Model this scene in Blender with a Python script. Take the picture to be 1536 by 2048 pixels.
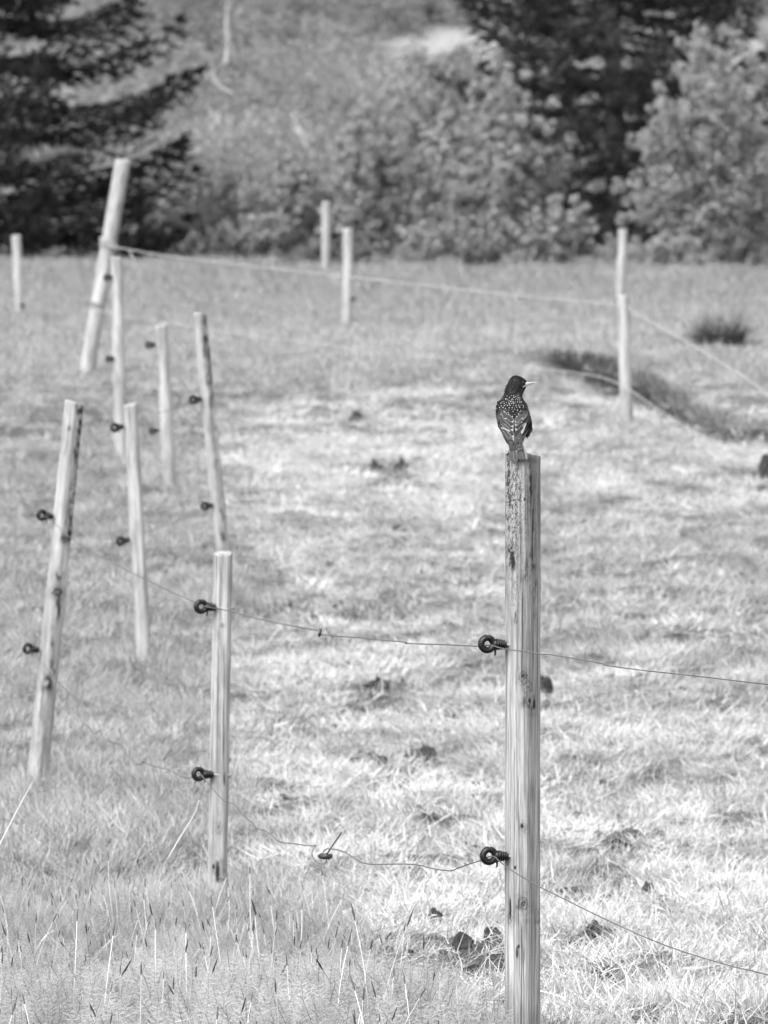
import bpy, math, random
import numpy as np
from mathutils import Vector, Matrix

scene = bpy.context.scene
for o in list(bpy.data.objects):
    bpy.data.objects.remove(o)
R = math.radians

# ------------------------------------------------------------------ camera
L0 = 12.5                       # metres from the lens to the front post
CAM_Z = 1.37
PITCH = math.atan(324 / 12500)  # looking slightly down
cam_d = bpy.data.cameras.new('camera')
cam = bpy.data.objects.new('camera', cam_d)
scene.collection.objects.link(cam)
cam.location = (0, 0, CAM_Z)
cam.rotation_euler = (math.pi / 2 - PITCH, 0, 0)
cam_d.sensor_fit = 'VERTICAL'
cam_d.sensor_height = 32
cam_d.sensor_width = 24
cam_d.lens = 32 * 12.5 / 2.048
cam_d.clip_start = 0.5
cam_d.clip_end = 2000
cam_d.dof.use_dof = True
cam_d.dof.focus_distance = L0 - 0.03
cam_d.dof.aperture_fstop = cam_d.lens / 17.0     # a 17 mm wide opening
cam_d.dof.aperture_blades = 7
scene.camera = cam

# ------------------------------------------------------------------ light
SUN_EL, SUN_AZ = R(50), R(216)   # azimuth clockwise from +Y (north): from the left, a little behind the camera
world = bpy.data.worlds.new('World')
scene.world = world
world.use_nodes = True
wn, wl = world.node_tree.nodes, world.node_tree.links
wn.clear()
sky = wn.new('ShaderNodeTexSky')
sky.sky_type = 'NISHITA'
sky.sun_disc = False
sky.sun_elevation = SUN_EL
sky.sun_rotation = SUN_AZ
sky.air_density = 1.0
sky.dust_density = 3.0
bw = wn.new('ShaderNodeRGBToBW')         # a black and white photograph: neutral daylight
bg = wn.new('ShaderNodeBackground')
bg.inputs['Strength'].default_value = 0.15
wo = wn.new('ShaderNodeOutputWorld')
wl.new(sky.outputs[0], bw.inputs[0])
wl.new(bw.outputs[0], bg.inputs['Color'])
wl.new(bg.outputs[0], wo.inputs[0])

sun_d = bpy.data.lights.new('sun', 'SUN')
sun_d.energy = 0.85
sun_d.angle = R(28)
sun_d.color = (1, 1, 1)
sun = bpy.data.objects.new('sun', sun_d)
scene.collection.objects.link(sun)
sdir = Vector((math.sin(SUN_AZ) * math.cos(SUN_EL), math.cos(SUN_AZ) * math.cos(SUN_EL), math.sin(SUN_EL)))
sun.rotation_euler = sdir.to_track_quat('Z', 'Y').to_euler()
sun.location = sdir * 50

vs = scene.view_settings
vs.view_transform = 'Standard'
vs.look = 'None'
vs.exposure = 1.76
vs.gamma = 1
vs.use_curve_mapping = False
scene.render.engine = 'CYCLES'
scene.cycles.max_bounces = 6
scene.cycles.transparent_max_bounces = 4
scene.cycles.use_denoising = True

# ------------------------------------------------------------------ helpers
rng = np.random.default_rng(7)
random.seed(7)
cp, sp = math.cos(PITCH), math.sin(PITCH)


def at(px, py, D):
    """photo pixel at relative distance D (1 = front post) -> world point"""
    x = (px - 768) * 1e-3 * D
    y = -(py - 1024) * 1e-3 * D
    z = 12.5 * D
    return Vector((x, z * cp + y * sp, CAM_Z + y * cp - z * sp))


def proj(X, Y, Z):
    dz = Z - CAM_Z
    depth = Y * cp - dz * sp
    up = Y * sp + dz * cp
    D = depth / 12.5
    return 768 + X / D * 1000, 1024 - up / D * 1000, D


def vnoise(x, y, seed=0):
    xi, yi = np.floor(x).astype(np.int64), np.floor(y).astype(np.int64)
    fx, fy = x - xi, y - yi
    fx, fy = fx * fx * (3 - 2 * fx), fy * fy * (3 - 2 * fy)

    def h(a, b):
        n = (a * 374761393 + b * 668265263 + seed * 1442695041) & 0xffffffff
        n = ((n ^ (n >> 13)) * 1274126177) & 0xffffffff
        n = n ^ (n >> 16)
        return (n & 0xffff) / 65535.0
    return (h(xi, yi) * (1 - fx) + h(xi + 1, yi) * fx) * (1 - fy) + (h(xi, yi + 1) * (1 - fx) + h(xi + 1, yi + 1) * fx) * fy


def fbm(x, y, oct=4, seed=0):
    x, y = np.asarray(x, float), np.asarray(y, float)
    s, a, t = 0, 1.0, 0
    for k in range(oct):
        s = s + a * vnoise(x * 2 ** k + 17.3 * k, y * 2 ** k - 9.1 * k, seed + k)
        t += a
        a *= 0.5
    return s / t


def sstep(a, b, x):
    t = np.clip((np.asarray(x, float) - a) / (b - a), 0, 1)
    return t * t * (3 - 2 * t)


def link(o, parent=None):
    scene.collection.objects.link(o)
    if parent is not None:
        o.parent = parent
    return o


def tag(o, label=None, cat=None, group=None, kind=None):
    if label: o['label'] = label
    if cat: o['category'] = cat
    if group: o['group'] = group
    if kind: o['kind'] = kind
    return o


def mesh_np(name, V, faces, smooth=True, mats=(), mat_idx=None):
    V = np.asarray(V, np.float32)
    me = bpy.data.meshes.new(name)
    if not isinstance(faces, (list, tuple)):
        faces = [faces]
    faces = [np.asarray(f, np.int32) for f in faces if len(f)]
    me.vertices.add(len(V))
    me.vertices.foreach_set('co', V.ravel())
    nl = sum(f.size for f in faces)
    npoly = sum(len(f) for f in faces)
    me.loops.add(nl)
    me.loops.foreach_set('vertex_index', np.concatenate([f.ravel() for f in faces]))
    me.polygons.add(npoly)
    tot = np.concatenate([np.full(len(f), f.shape[1], np.int32) for f in faces])
    st = np.concatenate([[0], np.cumsum(tot)[:-1]]).astype(np.int32)
    me.polygons.foreach_set('loop_start', st)
    if smooth:
        me.polygons.foreach_set('use_smooth', np.ones(npoly, bool))
    for m in mats:
        me.materials.append(m)
    if mat_idx is not None:
        me.polygons.foreach_set('material_index', np.asarray(mat_idx, np.int32))
    me.update(calc_edges=True)
    me.validate()
    return me


def obj(name, me, parent=None):
    return link(bpy.data.objects.new(name, me), parent)


def fattr(me, name, vals, typ='FLOAT'):
    a = me.attributes.new(name, typ, 'POINT')
    if typ == 'FLOAT_VECTOR':
        a.data.foreach_set('vector', np.asarray(vals, np.float32).ravel())
    elif typ == 'INT':
        a.data.foreach_set('value', np.asarray(vals, np.int32))
    else:
        a.data.foreach_set('value', np.asarray(vals, np.float32))


class Geo:
    def __init__(s):
        s.V, s.F3, s.F4, s.n = [], [], [], 0

    def add(s, V, F3=None, F4=None):
        V = np.asarray(V, float)
        if F3 is not None and len(F3): s.F3.append(np.asarray(F3) + s.n)
        if F4 is not None and len(F4): s.F4.append(np.asarray(F4) + s.n)
        s.V.append(V)
        s.n += len(V)

    def mesh(s, name, mats, smooth=True):
        f = []
        if s.F4: f.append(np.concatenate(s.F4))
        if s.F3: f.append(np.concatenate(s.F3))
        return mesh_np(name, np.concatenate(s.V), f, smooth, mats)


def tube_arrays(P, rad, n=8, cap=True):
    P = np.asarray(P, float)
    m = len(P)
    rad = np.broadcast_to(np.asarray(rad, float), (m,))
    T = np.gradient(P, axis=0)
    T /= np.linalg.norm(T, axis=1, keepdims=True) + 1e-12
    ref = np.array([0.0, 0.0, 1.0]) if abs(T[0, 2]) < 0.9 else np.array([1.0, 0, 0])
    u = np.cross(T[0], ref); u /= np.linalg.norm(u)
    V = []
    for i in range(m):
        u = u - T[i] * np.dot(u, T[i]); u /= np.linalg.norm(u) + 1e-12
        w = np.cross(T[i], u)
        a = np.arange(n) * 2 * math.pi / n
        V.append(P[i] + rad[i] * (np.cos(a)[:, None] * u + np.sin(a)[:, None] * w))
    V = np.concatenate(V)
    i = np.arange(m - 1)[:, None] * n
    j = np.arange(n)[None, :]
    F4 = np.stack([i + j, i + (j + 1) % n, i + n + (j + 1) % n, i + n + j], -1).reshape(-1, 4)
    F3 = []
    if cap:
        V = np.concatenate([V, P[:1], P[-1:]])
        c0, c1 = m * n, m * n + 1
        for k in range(n):
            F3.append((c0, (k + 1) % n, k))
            F3.append((c1, (m - 1) * n + k, (m - 1) * n + (k + 1) % n))
    return V, np.array(F3, int).reshape(-1, 3), F4


def catmull(P, per=8):
    P = np.asarray(P, float)
    Q = np.concatenate([[2 * P[0] - P[1]], P, [2 * P[-1] - P[-2]]])
    out = []
    for i in range(len(P) - 1):
        a, b, c, d = Q[i:i + 4]
        for k in range(per):
            t = k / per
            out.append(0.5 * (2 * b + (c - a) * t + (2 * a - 5 * b + 4 * c - d) * t * t + (3 * b - a - 3 * c + d) * t ** 3))
    out.append(P[-1])
    return np.array(out)


# ------------------------------------------------------------------ materials (all neutral: a black and white picture)
def new_mat(name):
    m = bpy.data.materials.new(name)
    m.use_nodes = True
    n = m.node_tree.nodes
    b = n['Principled BSDF']
    return m, n, m.node_tree.links, b


def g(v):
    return (v, v, v, 1)


def simple_mat(name, v, rough=0.6, spec=0.5, vary=0.0, scale=80):
    m, n, l, b = new_mat(name)
    b.inputs['Base Color'].default_value = g(v)
    b.inputs['Roughness'].default_value = rough
    b.inputs['Specular IOR Level'].default_value = spec
    if vary:
        tc = n.new('ShaderNodeTexCoord')
        nt = n.new('ShaderNodeTexNoise')
        nt.inputs['Scale'].default_value = scale
        nt.inputs['Detail'].default_value = 5
        l.new(tc.outputs['Object'], nt.inputs['Vector'])
        mr = n.new('ShaderNodeMapRange')
        mr.inputs[1].default_value = 0.3
        mr.inputs[2].default_value = 0.7
        mr.inputs[3].default_value = v * (1 - vary)
        mr.inputs[4].default_value = v * (1 + vary)
        l.new(nt.outputs['Fac'], mr.inputs[0])
        l.new(mr.outputs[0], b.inputs['Base Color'])
    return m


def wood_mat(name, base=0.42, seed=0.0, grain=0.5):
    m, n, l, b = new_mat(name)
    tc = n.new('ShaderNodeTexCoord')

    def noise(scale, vec3, detail=6, off=0.0):
        mp = n.new('ShaderNodeMapping')
        mp.inputs['Scale'].default_value = vec3
        mp.inputs['Location'].default_value = (seed + off, seed * 2.1, seed * 3.3)
        nt = n.new('ShaderNodeTexNoise')
        nt.inputs['Scale'].default_value = scale
        nt.inputs['Detail'].default_value = detail
        l.new(tc.outputs['Object'], mp.inputs[0])
        l.new(mp.outputs[0], nt.inputs['Vector'])
        return nt.outputs['Fac']

    def rng_(sock, a, b_, c, d):
        mr = n.new('ShaderNodeMapRange')
        for i, v in enumerate((a, b_, c, d)):
            mr.inputs[i + 1].default_value = v
        l.new(sock, mr.inputs[0])
        return mr.outputs[0]

    def mul(a, b_):
        x = n.new('ShaderNodeMath'); x.operation = 'MULTIPLY'
        l.new(a, x.inputs[0]); l.new(b_, x.inputs[1])
        return x.outputs[0]
    g1 = rng_(noise(1, (150, 150, 5)), 0.3, 0.7, 1 - grain * 0.42, 1 + grain * 0.28)
    g2 = rng_(noise(1, (420, 420, 22), 3, 3.0), 0.25, 0.75, 1 - grain * 0.25, 1 + grain * 0.2)
    g3 = rng_(noise(1, (10, 10, 3.0), 5, 8.0), 0.3, 0.7, 0.76, 1.14)
    ck = rng_(noise(1, (210, 210, 2.2), 2, 5.0), 0.29, 0.37, 0.45, 1.0)
    g4 = rng_(noise(1, (34, 34, 9), 6, 11.0), 0.36, 0.50, 0.74, 1.0)
    v = mul(mul(mul(g1, g2), mul(g3, ck)), g4)
    at_ = n.new('ShaderNodeAttribute'); at_.attribute_name = 'stain_shade'
    inv = n.new('ShaderNodeMath'); inv.operation = 'SUBTRACT'; inv.use_clamp = True
    inv.inputs[0].default_value = 1.0
    l.new(at_.outputs['Fac'], inv.inputs[1])
    v = mul(v, inv.outputs[0])
    sc = n.new('ShaderNodeMath'); sc.operation = 'MULTIPLY'; sc.inputs[1].default_value = base
    l.new(v, sc.inputs[0])
    l.new(sc.outputs[0], b.inputs['Base Color'])
    b.inputs['Roughness'].default_value = 0.85
    b.inputs['Specular IOR Level'].default_value = 0.25
    bp = n.new('ShaderNodeBump')
    bp.inputs['Strength'].default_value = 0.6
    bp.inputs['Distance'].default_value = 0.002
    l.new(mul(g1, ck), bp.inputs['Height'])
    l.new(bp.outputs[0], b.inputs['Normal'])
    return m


def blade_mat(name, lo, hi, trans=0.3, attr='tone'):
    """grass: the plant's own tone (dry or green) comes with each tuft"""
    m, n, l, b = new_mat(name)
    n.remove(b)
    out = n['Material Output']
    a = n.new('ShaderNodeAttribute'); a.attribute_type = 'INSTANCER'; a.attribute_name = attr
    bv = n.new('ShaderNodeAttribute'); bv.attribute_name = 'bv'
    mr = n.new('ShaderNodeMapRange')
    mr.inputs[3].default_value = lo; mr.inputs[4].default_value = hi
    l.new(a.outputs['Fac'], mr.inputs[0])
    m2 = n.new('ShaderNodeMapRange')
    m2.inputs[3].default_value = 0.55; m2.inputs[4].default_value = 1.35
    l.new(bv.outputs['Fac'], m2.inputs[0])
    x = n.new('ShaderNodeMath'); x.operation = 'MULTIPLY'
    l.new(mr.outputs[0], x.inputs[0]); l.new(m2.outputs[0], x.inputs[1])
    d = n.new('ShaderNodeBsdfDiffuse'); t = n.new('ShaderNodeBsdfTranslucent')
    mx = n.new('ShaderNodeMixShader'); mx.inputs[0].default_value = trans
    l.new(x.outputs[0], d.inputs[0]); l.new(x.outputs[0], t.inputs[0])
    l.new(d.outputs[0], mx.inputs[1]); l.new(t.outputs[0], mx.inputs[2])
    l.new(mx.outputs[0], out.inputs[0])
    return m


def leaf_mat(name, v, trans=0.3, vary=0.35):
    m, n, l, b = new_mat(name)
    n.remove(b)
    out = n['Material Output']
    bv = n.new('ShaderNodeAttribute'); bv.attribute_name = 'bv'
    mr = n.new('ShaderNodeMapRange')
    mr.inputs[3].default_value = v * (1 - vary); mr.inputs[4].default_value = v * (1 + vary)
    l.new(bv.outputs['Fac'], mr.inputs[0])
    d = n.new('ShaderNodeBsdfDiffuse'); t = n.new('ShaderNodeBsdfTranslucent')
    mx = n.new('ShaderNodeMixShader'); mx.inputs[0].default_value = trans
    l.new(mr.outputs[0], d.inputs[0]); l.new(mr.outputs[0], t.inputs[0])
    l.new(d.outputs[0], mx.inputs[1]); l.new(t.outputs[0], mx.inputs[2])
    l.new(mx.outputs[0], out.inputs[0])
    return m


# ------------------------------------------------------------------ terrain
PD = np.array([-2, 0.3, 0.6, 0.8, 1.0, 1.3, 1.6, 1.9, 2.2, 2.5, 2.8, 3.2, 4.0, 5.0, 6.0, 7.0, 8.0, 9.0])
PZ = np.array([-.9, -.75, -.5, -.26, 0.0, -.07, -.045, 0.24, 0.48, 0.71, 0.965, 1.235, 1.43, 1.72, 2.07, 2.49, 2.9, 3.4])
BX = np.array([0.3, .57, .93, 1.257, 1.53, 1.725, 1.9, 2.18, 4.0])
BY = np.array([3.6, 3.5, 3.3, 3.05, 2.88, 2.73, 2.64, 2.60, 2.3]) * 12.5
BH = np.array([0, .0, .025, .14, .14, .12, .12, .12, .12])


def smooth_profile(D):
    s = 0
    for k, w in ((-0.12, .25), (0, .5), (0.12, .25)):
        s = s + w * np.interp(D + k, PD, PZ)
    return s


def ground(X, Y, micro=True):
    X, Y = np.asarray(X, float), np.asarray(Y, float)
    z = smooth_profile(Y / 12.5)
    yb = np.interp(X, BX, BY) + 0.35 * (fbm(X * 4, Y * 0 + 3.3, 3, 5) - .5)
    h = np.interp(X, BX, BH)
    up = sstep(-0.05, 0.3, Y - yb) * np.exp(-np.clip(Y - yb - 0.3, 0, None) / 7.0)
    z = z + h * up
    if micro:
        fade = 1 / (1 + (Y / 40.0) ** 2)
        z = z + 0.09 * (fbm(X * 2.2, Y * 1.1, 3, 11) - .5) * (0.4 + 0.6 * sstep(11, 14, Y)) * fade * 1.6
        z = z + 0.075 * (fbm(X * 8, Y * 4.2, 2, 12) - .5) * fade
    return z


def bank_mask(X, Y):  # bank face, coloured as dark soil with its shade painted in
    yb = np.interp(X, BX, BY)
    h = np.interp(X, BX, BH) / 0.16 * (.45 + 1.1 * fbm(X * 3.1, Y * .8, 3, 95))
    d = Y - yb
    return np.clip(h * 1.6, 0, 1) * sstep(-0.35, 0.05, d) * (1 - sstep(0.25, 1.1, d))


def locate(px, py):
    """world point of the ground seen at a photo pixel"""
    for D in np.arange(0.75, 9, 0.004):
        p = at(px, py, D)
        if p.z <= float(ground(p.x, p.y)):
            return p, D
    return p, D


def interp_curve(v, pts):
    return np.interp(v, [p[0] for p in pts], [p[1] for p in pts])


def dryness(X, Y, Z):
    """how dry (bleached) the sward is at a place: 0 green .. 1 straw"""
    u, v, D = proj(X, Y, Z)
    # a trampled, bleached strip runs up the right of the fence
    lo = interp_curve(v, [(540, 700), (700, 620), (800, 520), (860, 430), (1000, 400), (1100, 440), (1200, 480), (1330, 470), (1500, 430), (1750, 520), (1850, 690), (1950, 860), (2060, 1010), (2300, 1060)])
    wd = 90 + 40 * (fbm(X * 3, Y * .6, 2, 9) - .5)
    right = sstep(-wd, wd, u - lo + 160 * (fbm(X * 2.3, Y * .7, 3, 21) - .5))
    amount = interp_curve(v, [(540, .02), (600, .04), (640, .12), (690, .24), (760, .2), (800, .62), (840, .78), (1000, .72), (1080, .5), (1150, .55), (1330, .62), (1400, .78), (1800, .80), (2048, .70)])
    # greener patch right of the front post
    side = 1 - .12 * sstep(1000, 1150, u) * sstep(730, 830, v) * (1 - sstep(1250, 1400, v))
    strip = 1 + .25 * np.exp(-((u - 720) / 260.0) ** 2) * sstep(780, 830, v) * (1 - sstep(1000, 1100, v))
    d = right * amount * side * strip + (1 - right) * interp_curve(v, [(540, .02), (640, .1), (690, .22), (800, .12), (1000, .14), (1500, .16), (1700, .1), (2048, .1)])
    n1 = fbm(X * 3.5 + 5, Y * .9, 4, 31) - .5
    n2 = fbm(X * 9, Y * 2.2, 3, 41) - .5
    n3 = fbm(X * 22, Y * 6, 2, 43) - .5
    d = d + (n1 * .55 + n2 * 1.2 + n3 * 1.0) * (.25 + .75 * right) * sstep(600, 760, v)
    d = d * (1 - .92 * bank_mask(X, Y))
    # pale lip of grass in front of the bank
    yb = np.interp(X, BX, BY)
    d = d + .5 * np.exp(-((Y - yb + .9) / .55) ** 2) * sstep(1.25, 1.5, X)
    return np.clip(d, 0, 1)


# clods of dark soil and dung lying in the straw: keep the grass off them
CLODS = [(925, 1884, 46, 30, 'largest dark clod of soil left of the front post'), (984, 1872, 34, 26, 'dark clod of soil right beside the foot of the front post'), (1300, 1792, 40, 34, 'dark clod of soil under the lower wire right of the front post'),
         (868, 1832, 38, 20, 'small dark clod behind the largest clod'), (665, 1816, 44, 18, 'flat dark clod below the black wire clamp'), (848, 1510, 60, 22, 'broad dark clod left of the front post between the two wires'),
         (756, 1376, 46, 16, 'dim dark clod below the upper wire near the small clamp'), (540, 1456, 36, 18, 'dark clod close to the slim square topped post'), (752, 936, 26, 20, 'left lump of a dark pair on the bleached strip'), (802, 936, 26, 24, 'right lump of a dark pair on the bleached strip'),
         (512, 992, 30, 12, 'dark lump nearest to the dark sided post'), (714, 836, 26, 18, 'lone dark lump far up the bleached strip'), (1084, 1380, 40, 44, 'rounded black lump half hidden behind the front post'), (1540, 936, 50, 44, 'black lump at the end of the grassy bank'), (1196, 1676, 34, 14, 'low dark clod right of the front post under the upper wire'),
         (1228, 1690, 40, 16, 'flat dark clod in straw next to a low clod'), (860, 1634, 30, 12, 'small dark crumb of soil above the sagging lower wire'), (1190, 1866, 50, 20, 'wide dark clod below the lower wire at right'), (762, 1524, 26, 12, 'little dark clod left of the broad clod'), (480, 992, 26, 9, 'thin dark crumb touching the lump by the dark sided post')]
CP = []
for (px, py, w, h, lab) in CLODS:
    p, D = locate(px, py + h * .45)
    CP.append((p, D, w, h, lab))


def gaps(X, Y, Z):
    """worn hollows in the thatch where bare soil shows"""
    u, v, D = proj(X, Y, Z)
    n_ = fbm(X * 8 + 3, Y * 2.2, 3, 83) * .65 + fbm(X * 18, Y * 5, 2, 85) * .35
    gp = sstep(.53, .63, n_) * sstep(400, 560, u) * sstep(1000, 1250, v)
    for (p, D, w, h, lab) in CP:      # crumbled soil round every clod
        rx, ry = w * .75e-3 * D, .24 * D
        gp = np.maximum(gp, np.exp(-((X - p.x) / rx) ** 2 - ((Y - p.y + .25) / ry) ** 2) * sstep(.25, .55, fbm(X * 12, Y * 4, 3, 87)))
    return np.clip(gp, 0, 1)


def axis_lines(core, step, far, growth=1.25):
    a = list(np.arange(0, core, step))
    s = step
    while a[-1] < far:
        s *= growth
        a.append(a[-1] + s)
    a = np.array(a)
    return np.concatenate([-a[:0:-1], a])


xs = axis_lines(4.0, 0.06, 160)
ys = np.concatenate([np.arange(-30, 9, 1.5), np.arange(9, 45, 0.1), np.arange(45, 112, .6)])
GX, GY = np.meshgrid(xs, ys)
GZ = ground(GX, GY)
nx, ny = len(xs), len(ys)
ii = (np.arange(ny - 1)[:, None] * nx + np.arange(nx - 1)[None]).ravel()
F = np.stack([ii, ii + 1, ii + nx + 1, ii + nx], -1)
gm, n, l, b = new_mat('field_soil_and_thatch')
a1 = n.new('ShaderNodeAttribute'); a1.attribute_name = 'dry'
a2 = n.new('ShaderNodeAttribute'); a2.attribute_name = 'soil'
tc = n.new('ShaderNodeTexCoord')
nt = n.new('ShaderNodeTexNoise'); nt.inputs['Scale'].default_value = 14; nt.inputs['Detail'].default_value = 8
l.new(tc.outputs['Object'], nt.inputs['Vector'])
m1 = n.new('ShaderNodeMapRange'); m1.inputs[3].default_value = .12; m1.inputs[4].default_value = .20
l.new(a1.outputs['Fac'], m1.inputs[0])
m2 = n.new('ShaderNodeMapRange'); m2.inputs[1].default_value = .3; m2.inputs[2].default_value = .7; m2.inputs[3].default_value = .6; m2.inputs[4].default_value = 1.3
l.new(nt.outputs['Fac'], m2.inputs[0])
mm = n.new('ShaderNodeMath'); mm.operation = 'MULTIPLY'
l.new(m1.outputs[0], mm.inputs[0]); l.new(m2.outputs[0], mm.inputs[1])
m3 = n.new('ShaderNodeMix'); m3.data_type = 'FLOAT'
l.new(a2.outputs['Fac'], m3.inputs[0]); l.new(mm.outputs[0], m3.inputs[2]); m3.inputs[3].default_value = .07
l.new(m3.outputs[0], b.inputs['Base Color'])
bpn = n.new('ShaderNodeBump'); bpn.inputs['Strength'].default_value = 1.0; bpn.inputs['Distance'].default_value = .05
nt2 = n.new('ShaderNodeTexNoise'); nt2.inputs['Scale'].default_value = 60; nt2.inputs['Detail'].default_value = 6
l.new(tc.outputs['Object'], nt2.inputs['Vector']); l.new(nt2.outputs['Fac'], bpn.inputs['Height']); l.new(bpn.outputs[0], b.inputs['Normal'])
b.inputs['Roughness'].default_value = 1.0
b.inputs['Specular IOR Level'].default_value = 0.0
me = mesh_np('field', np.stack([GX, GY, GZ], -1).reshape(-1, 3), F, True, (gm,))
safeY = np.maximum(GY, 9)
DRY = dryness(GX, safeY, ground(GX, safeY))
fattr(me, 'dry', DRY.ravel())
fattr(me, 'soil', np.clip(bank_mask(GX, GY) + .85 * gaps(GX, safeY, ground(GX, safeY)), 0, 1).ravel())  # on the bank this darkens for soil and painted shade alike
field = tag(obj('field', me), 'rough pasture of grass and bleached straw rising to the trees', 'field', kind='structure')

# hillside behind the trees
hx = np.linspace(-170, 170, 120); hy = np.concatenate([np.linspace(108, 200, 70), np.linspace(203, 420, 60)])
HX, HY = np.meshgrid(hx, hy)


def hill(X, Y):
    return np.interp(Y, [100, 112, 135, 200, 420], [3.0, 3.6, 7.2, 24, 90]) + 2.2 * (fbm(X * .06, Y * .06, 4, 77) - .5) * sstep(112, 130, Y)


HZ = hill(HX, HY)
k = len(hx)
ii = (np.arange(len(hy) - 1)[:, None] * k + np.arange(k - 1)[None]).ravel()
F = np.stack([ii, ii + 1, ii + k + 1, ii + k], -1)
hm, n, l, b = new_mat('hillside_grass')
tc = n.new('ShaderNodeTexCoord')
nt = n.new('ShaderNodeTexNoise'); nt.inputs['Scale'].default_value = .5; nt.inputs['Detail'].default_value = 8; nt.inputs['Roughness'].default_value = .65
l.new(tc.outputs['Object'], nt.inputs['Vector'])
m1 = n.new('ShaderNodeMapRange'); m1.inputs[1].default_value = .3; m1.inputs[2].default_value = .7; m1.inputs[3].default_value = .13; m1.inputs[4].default_value = .21
l.new(nt.outputs['Fac'], m1.inputs[0])
ap = n.new('ShaderNodeAttribute'); ap.attribute_name = 'pale'
m3 = n.new('ShaderNodeMix'); m3.data_type = 'FLOAT'
l.new(ap.outputs['Fac'], m3.inputs[0]); l.new(m1.outputs[0], m3.inputs[2]); m3.inputs[3].default_value = .40
l.new(m3.outputs[0], b.inputs['Base Color'])
b.inputs['Roughness'].default_value = 1.0; b.inputs['Specular IOR Level'].default_value = 0.0
me = mesh_np('hillside', np.stack([HX, HY, HZ], -1).reshape(-1, 3), F, True, (hm,))


def paleness(X, Y, Z):  # soft ovals where the hillside colour turns paler
    u, v, D = proj(X, Y, Z)
    p = 0
    for (cx, cy, rx, ry, s) in ((1010, 108, 90, 44, 1.1), (965, 72, 60, 26, .9), (835, 150, 60, 55, .5), (790, 85, 80, 40, .45), (1490, 100, 90, 50, .75)):
        p = np.maximum(p, s * np.exp(-(((u - cx) / rx) ** 2 + ((v - cy) / ry) ** 2)))
    return np.clip(p * (0.15 + 1.7 * fbm(X * .9, Y * .4, 4, 91)), 0, 1)


fattr(me, 'pale', paleness(HX, HY, HZ).ravel())
tag(obj('hillside', me), 'grassy hillside with pale patches rising behind the trees', 'hillside', kind='structure')

# ------------------------------------------------------------------ fence posts
WOOD = [wood_mat('post_wood_%d' % i, b_, s_, gr_) for i, (b_, s_, gr_) in enumerate(((.28, 1.3, 1.0), (.33, 4.7, .7), (.32, 9.1, .7), (.34, 13.7, .6)))]
PLASTIC = simple_mat('black_insulator_plastic', .006, .42, .35)
STEEL = simple_mat('galvanised_screw', .25, .5, .5)


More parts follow.
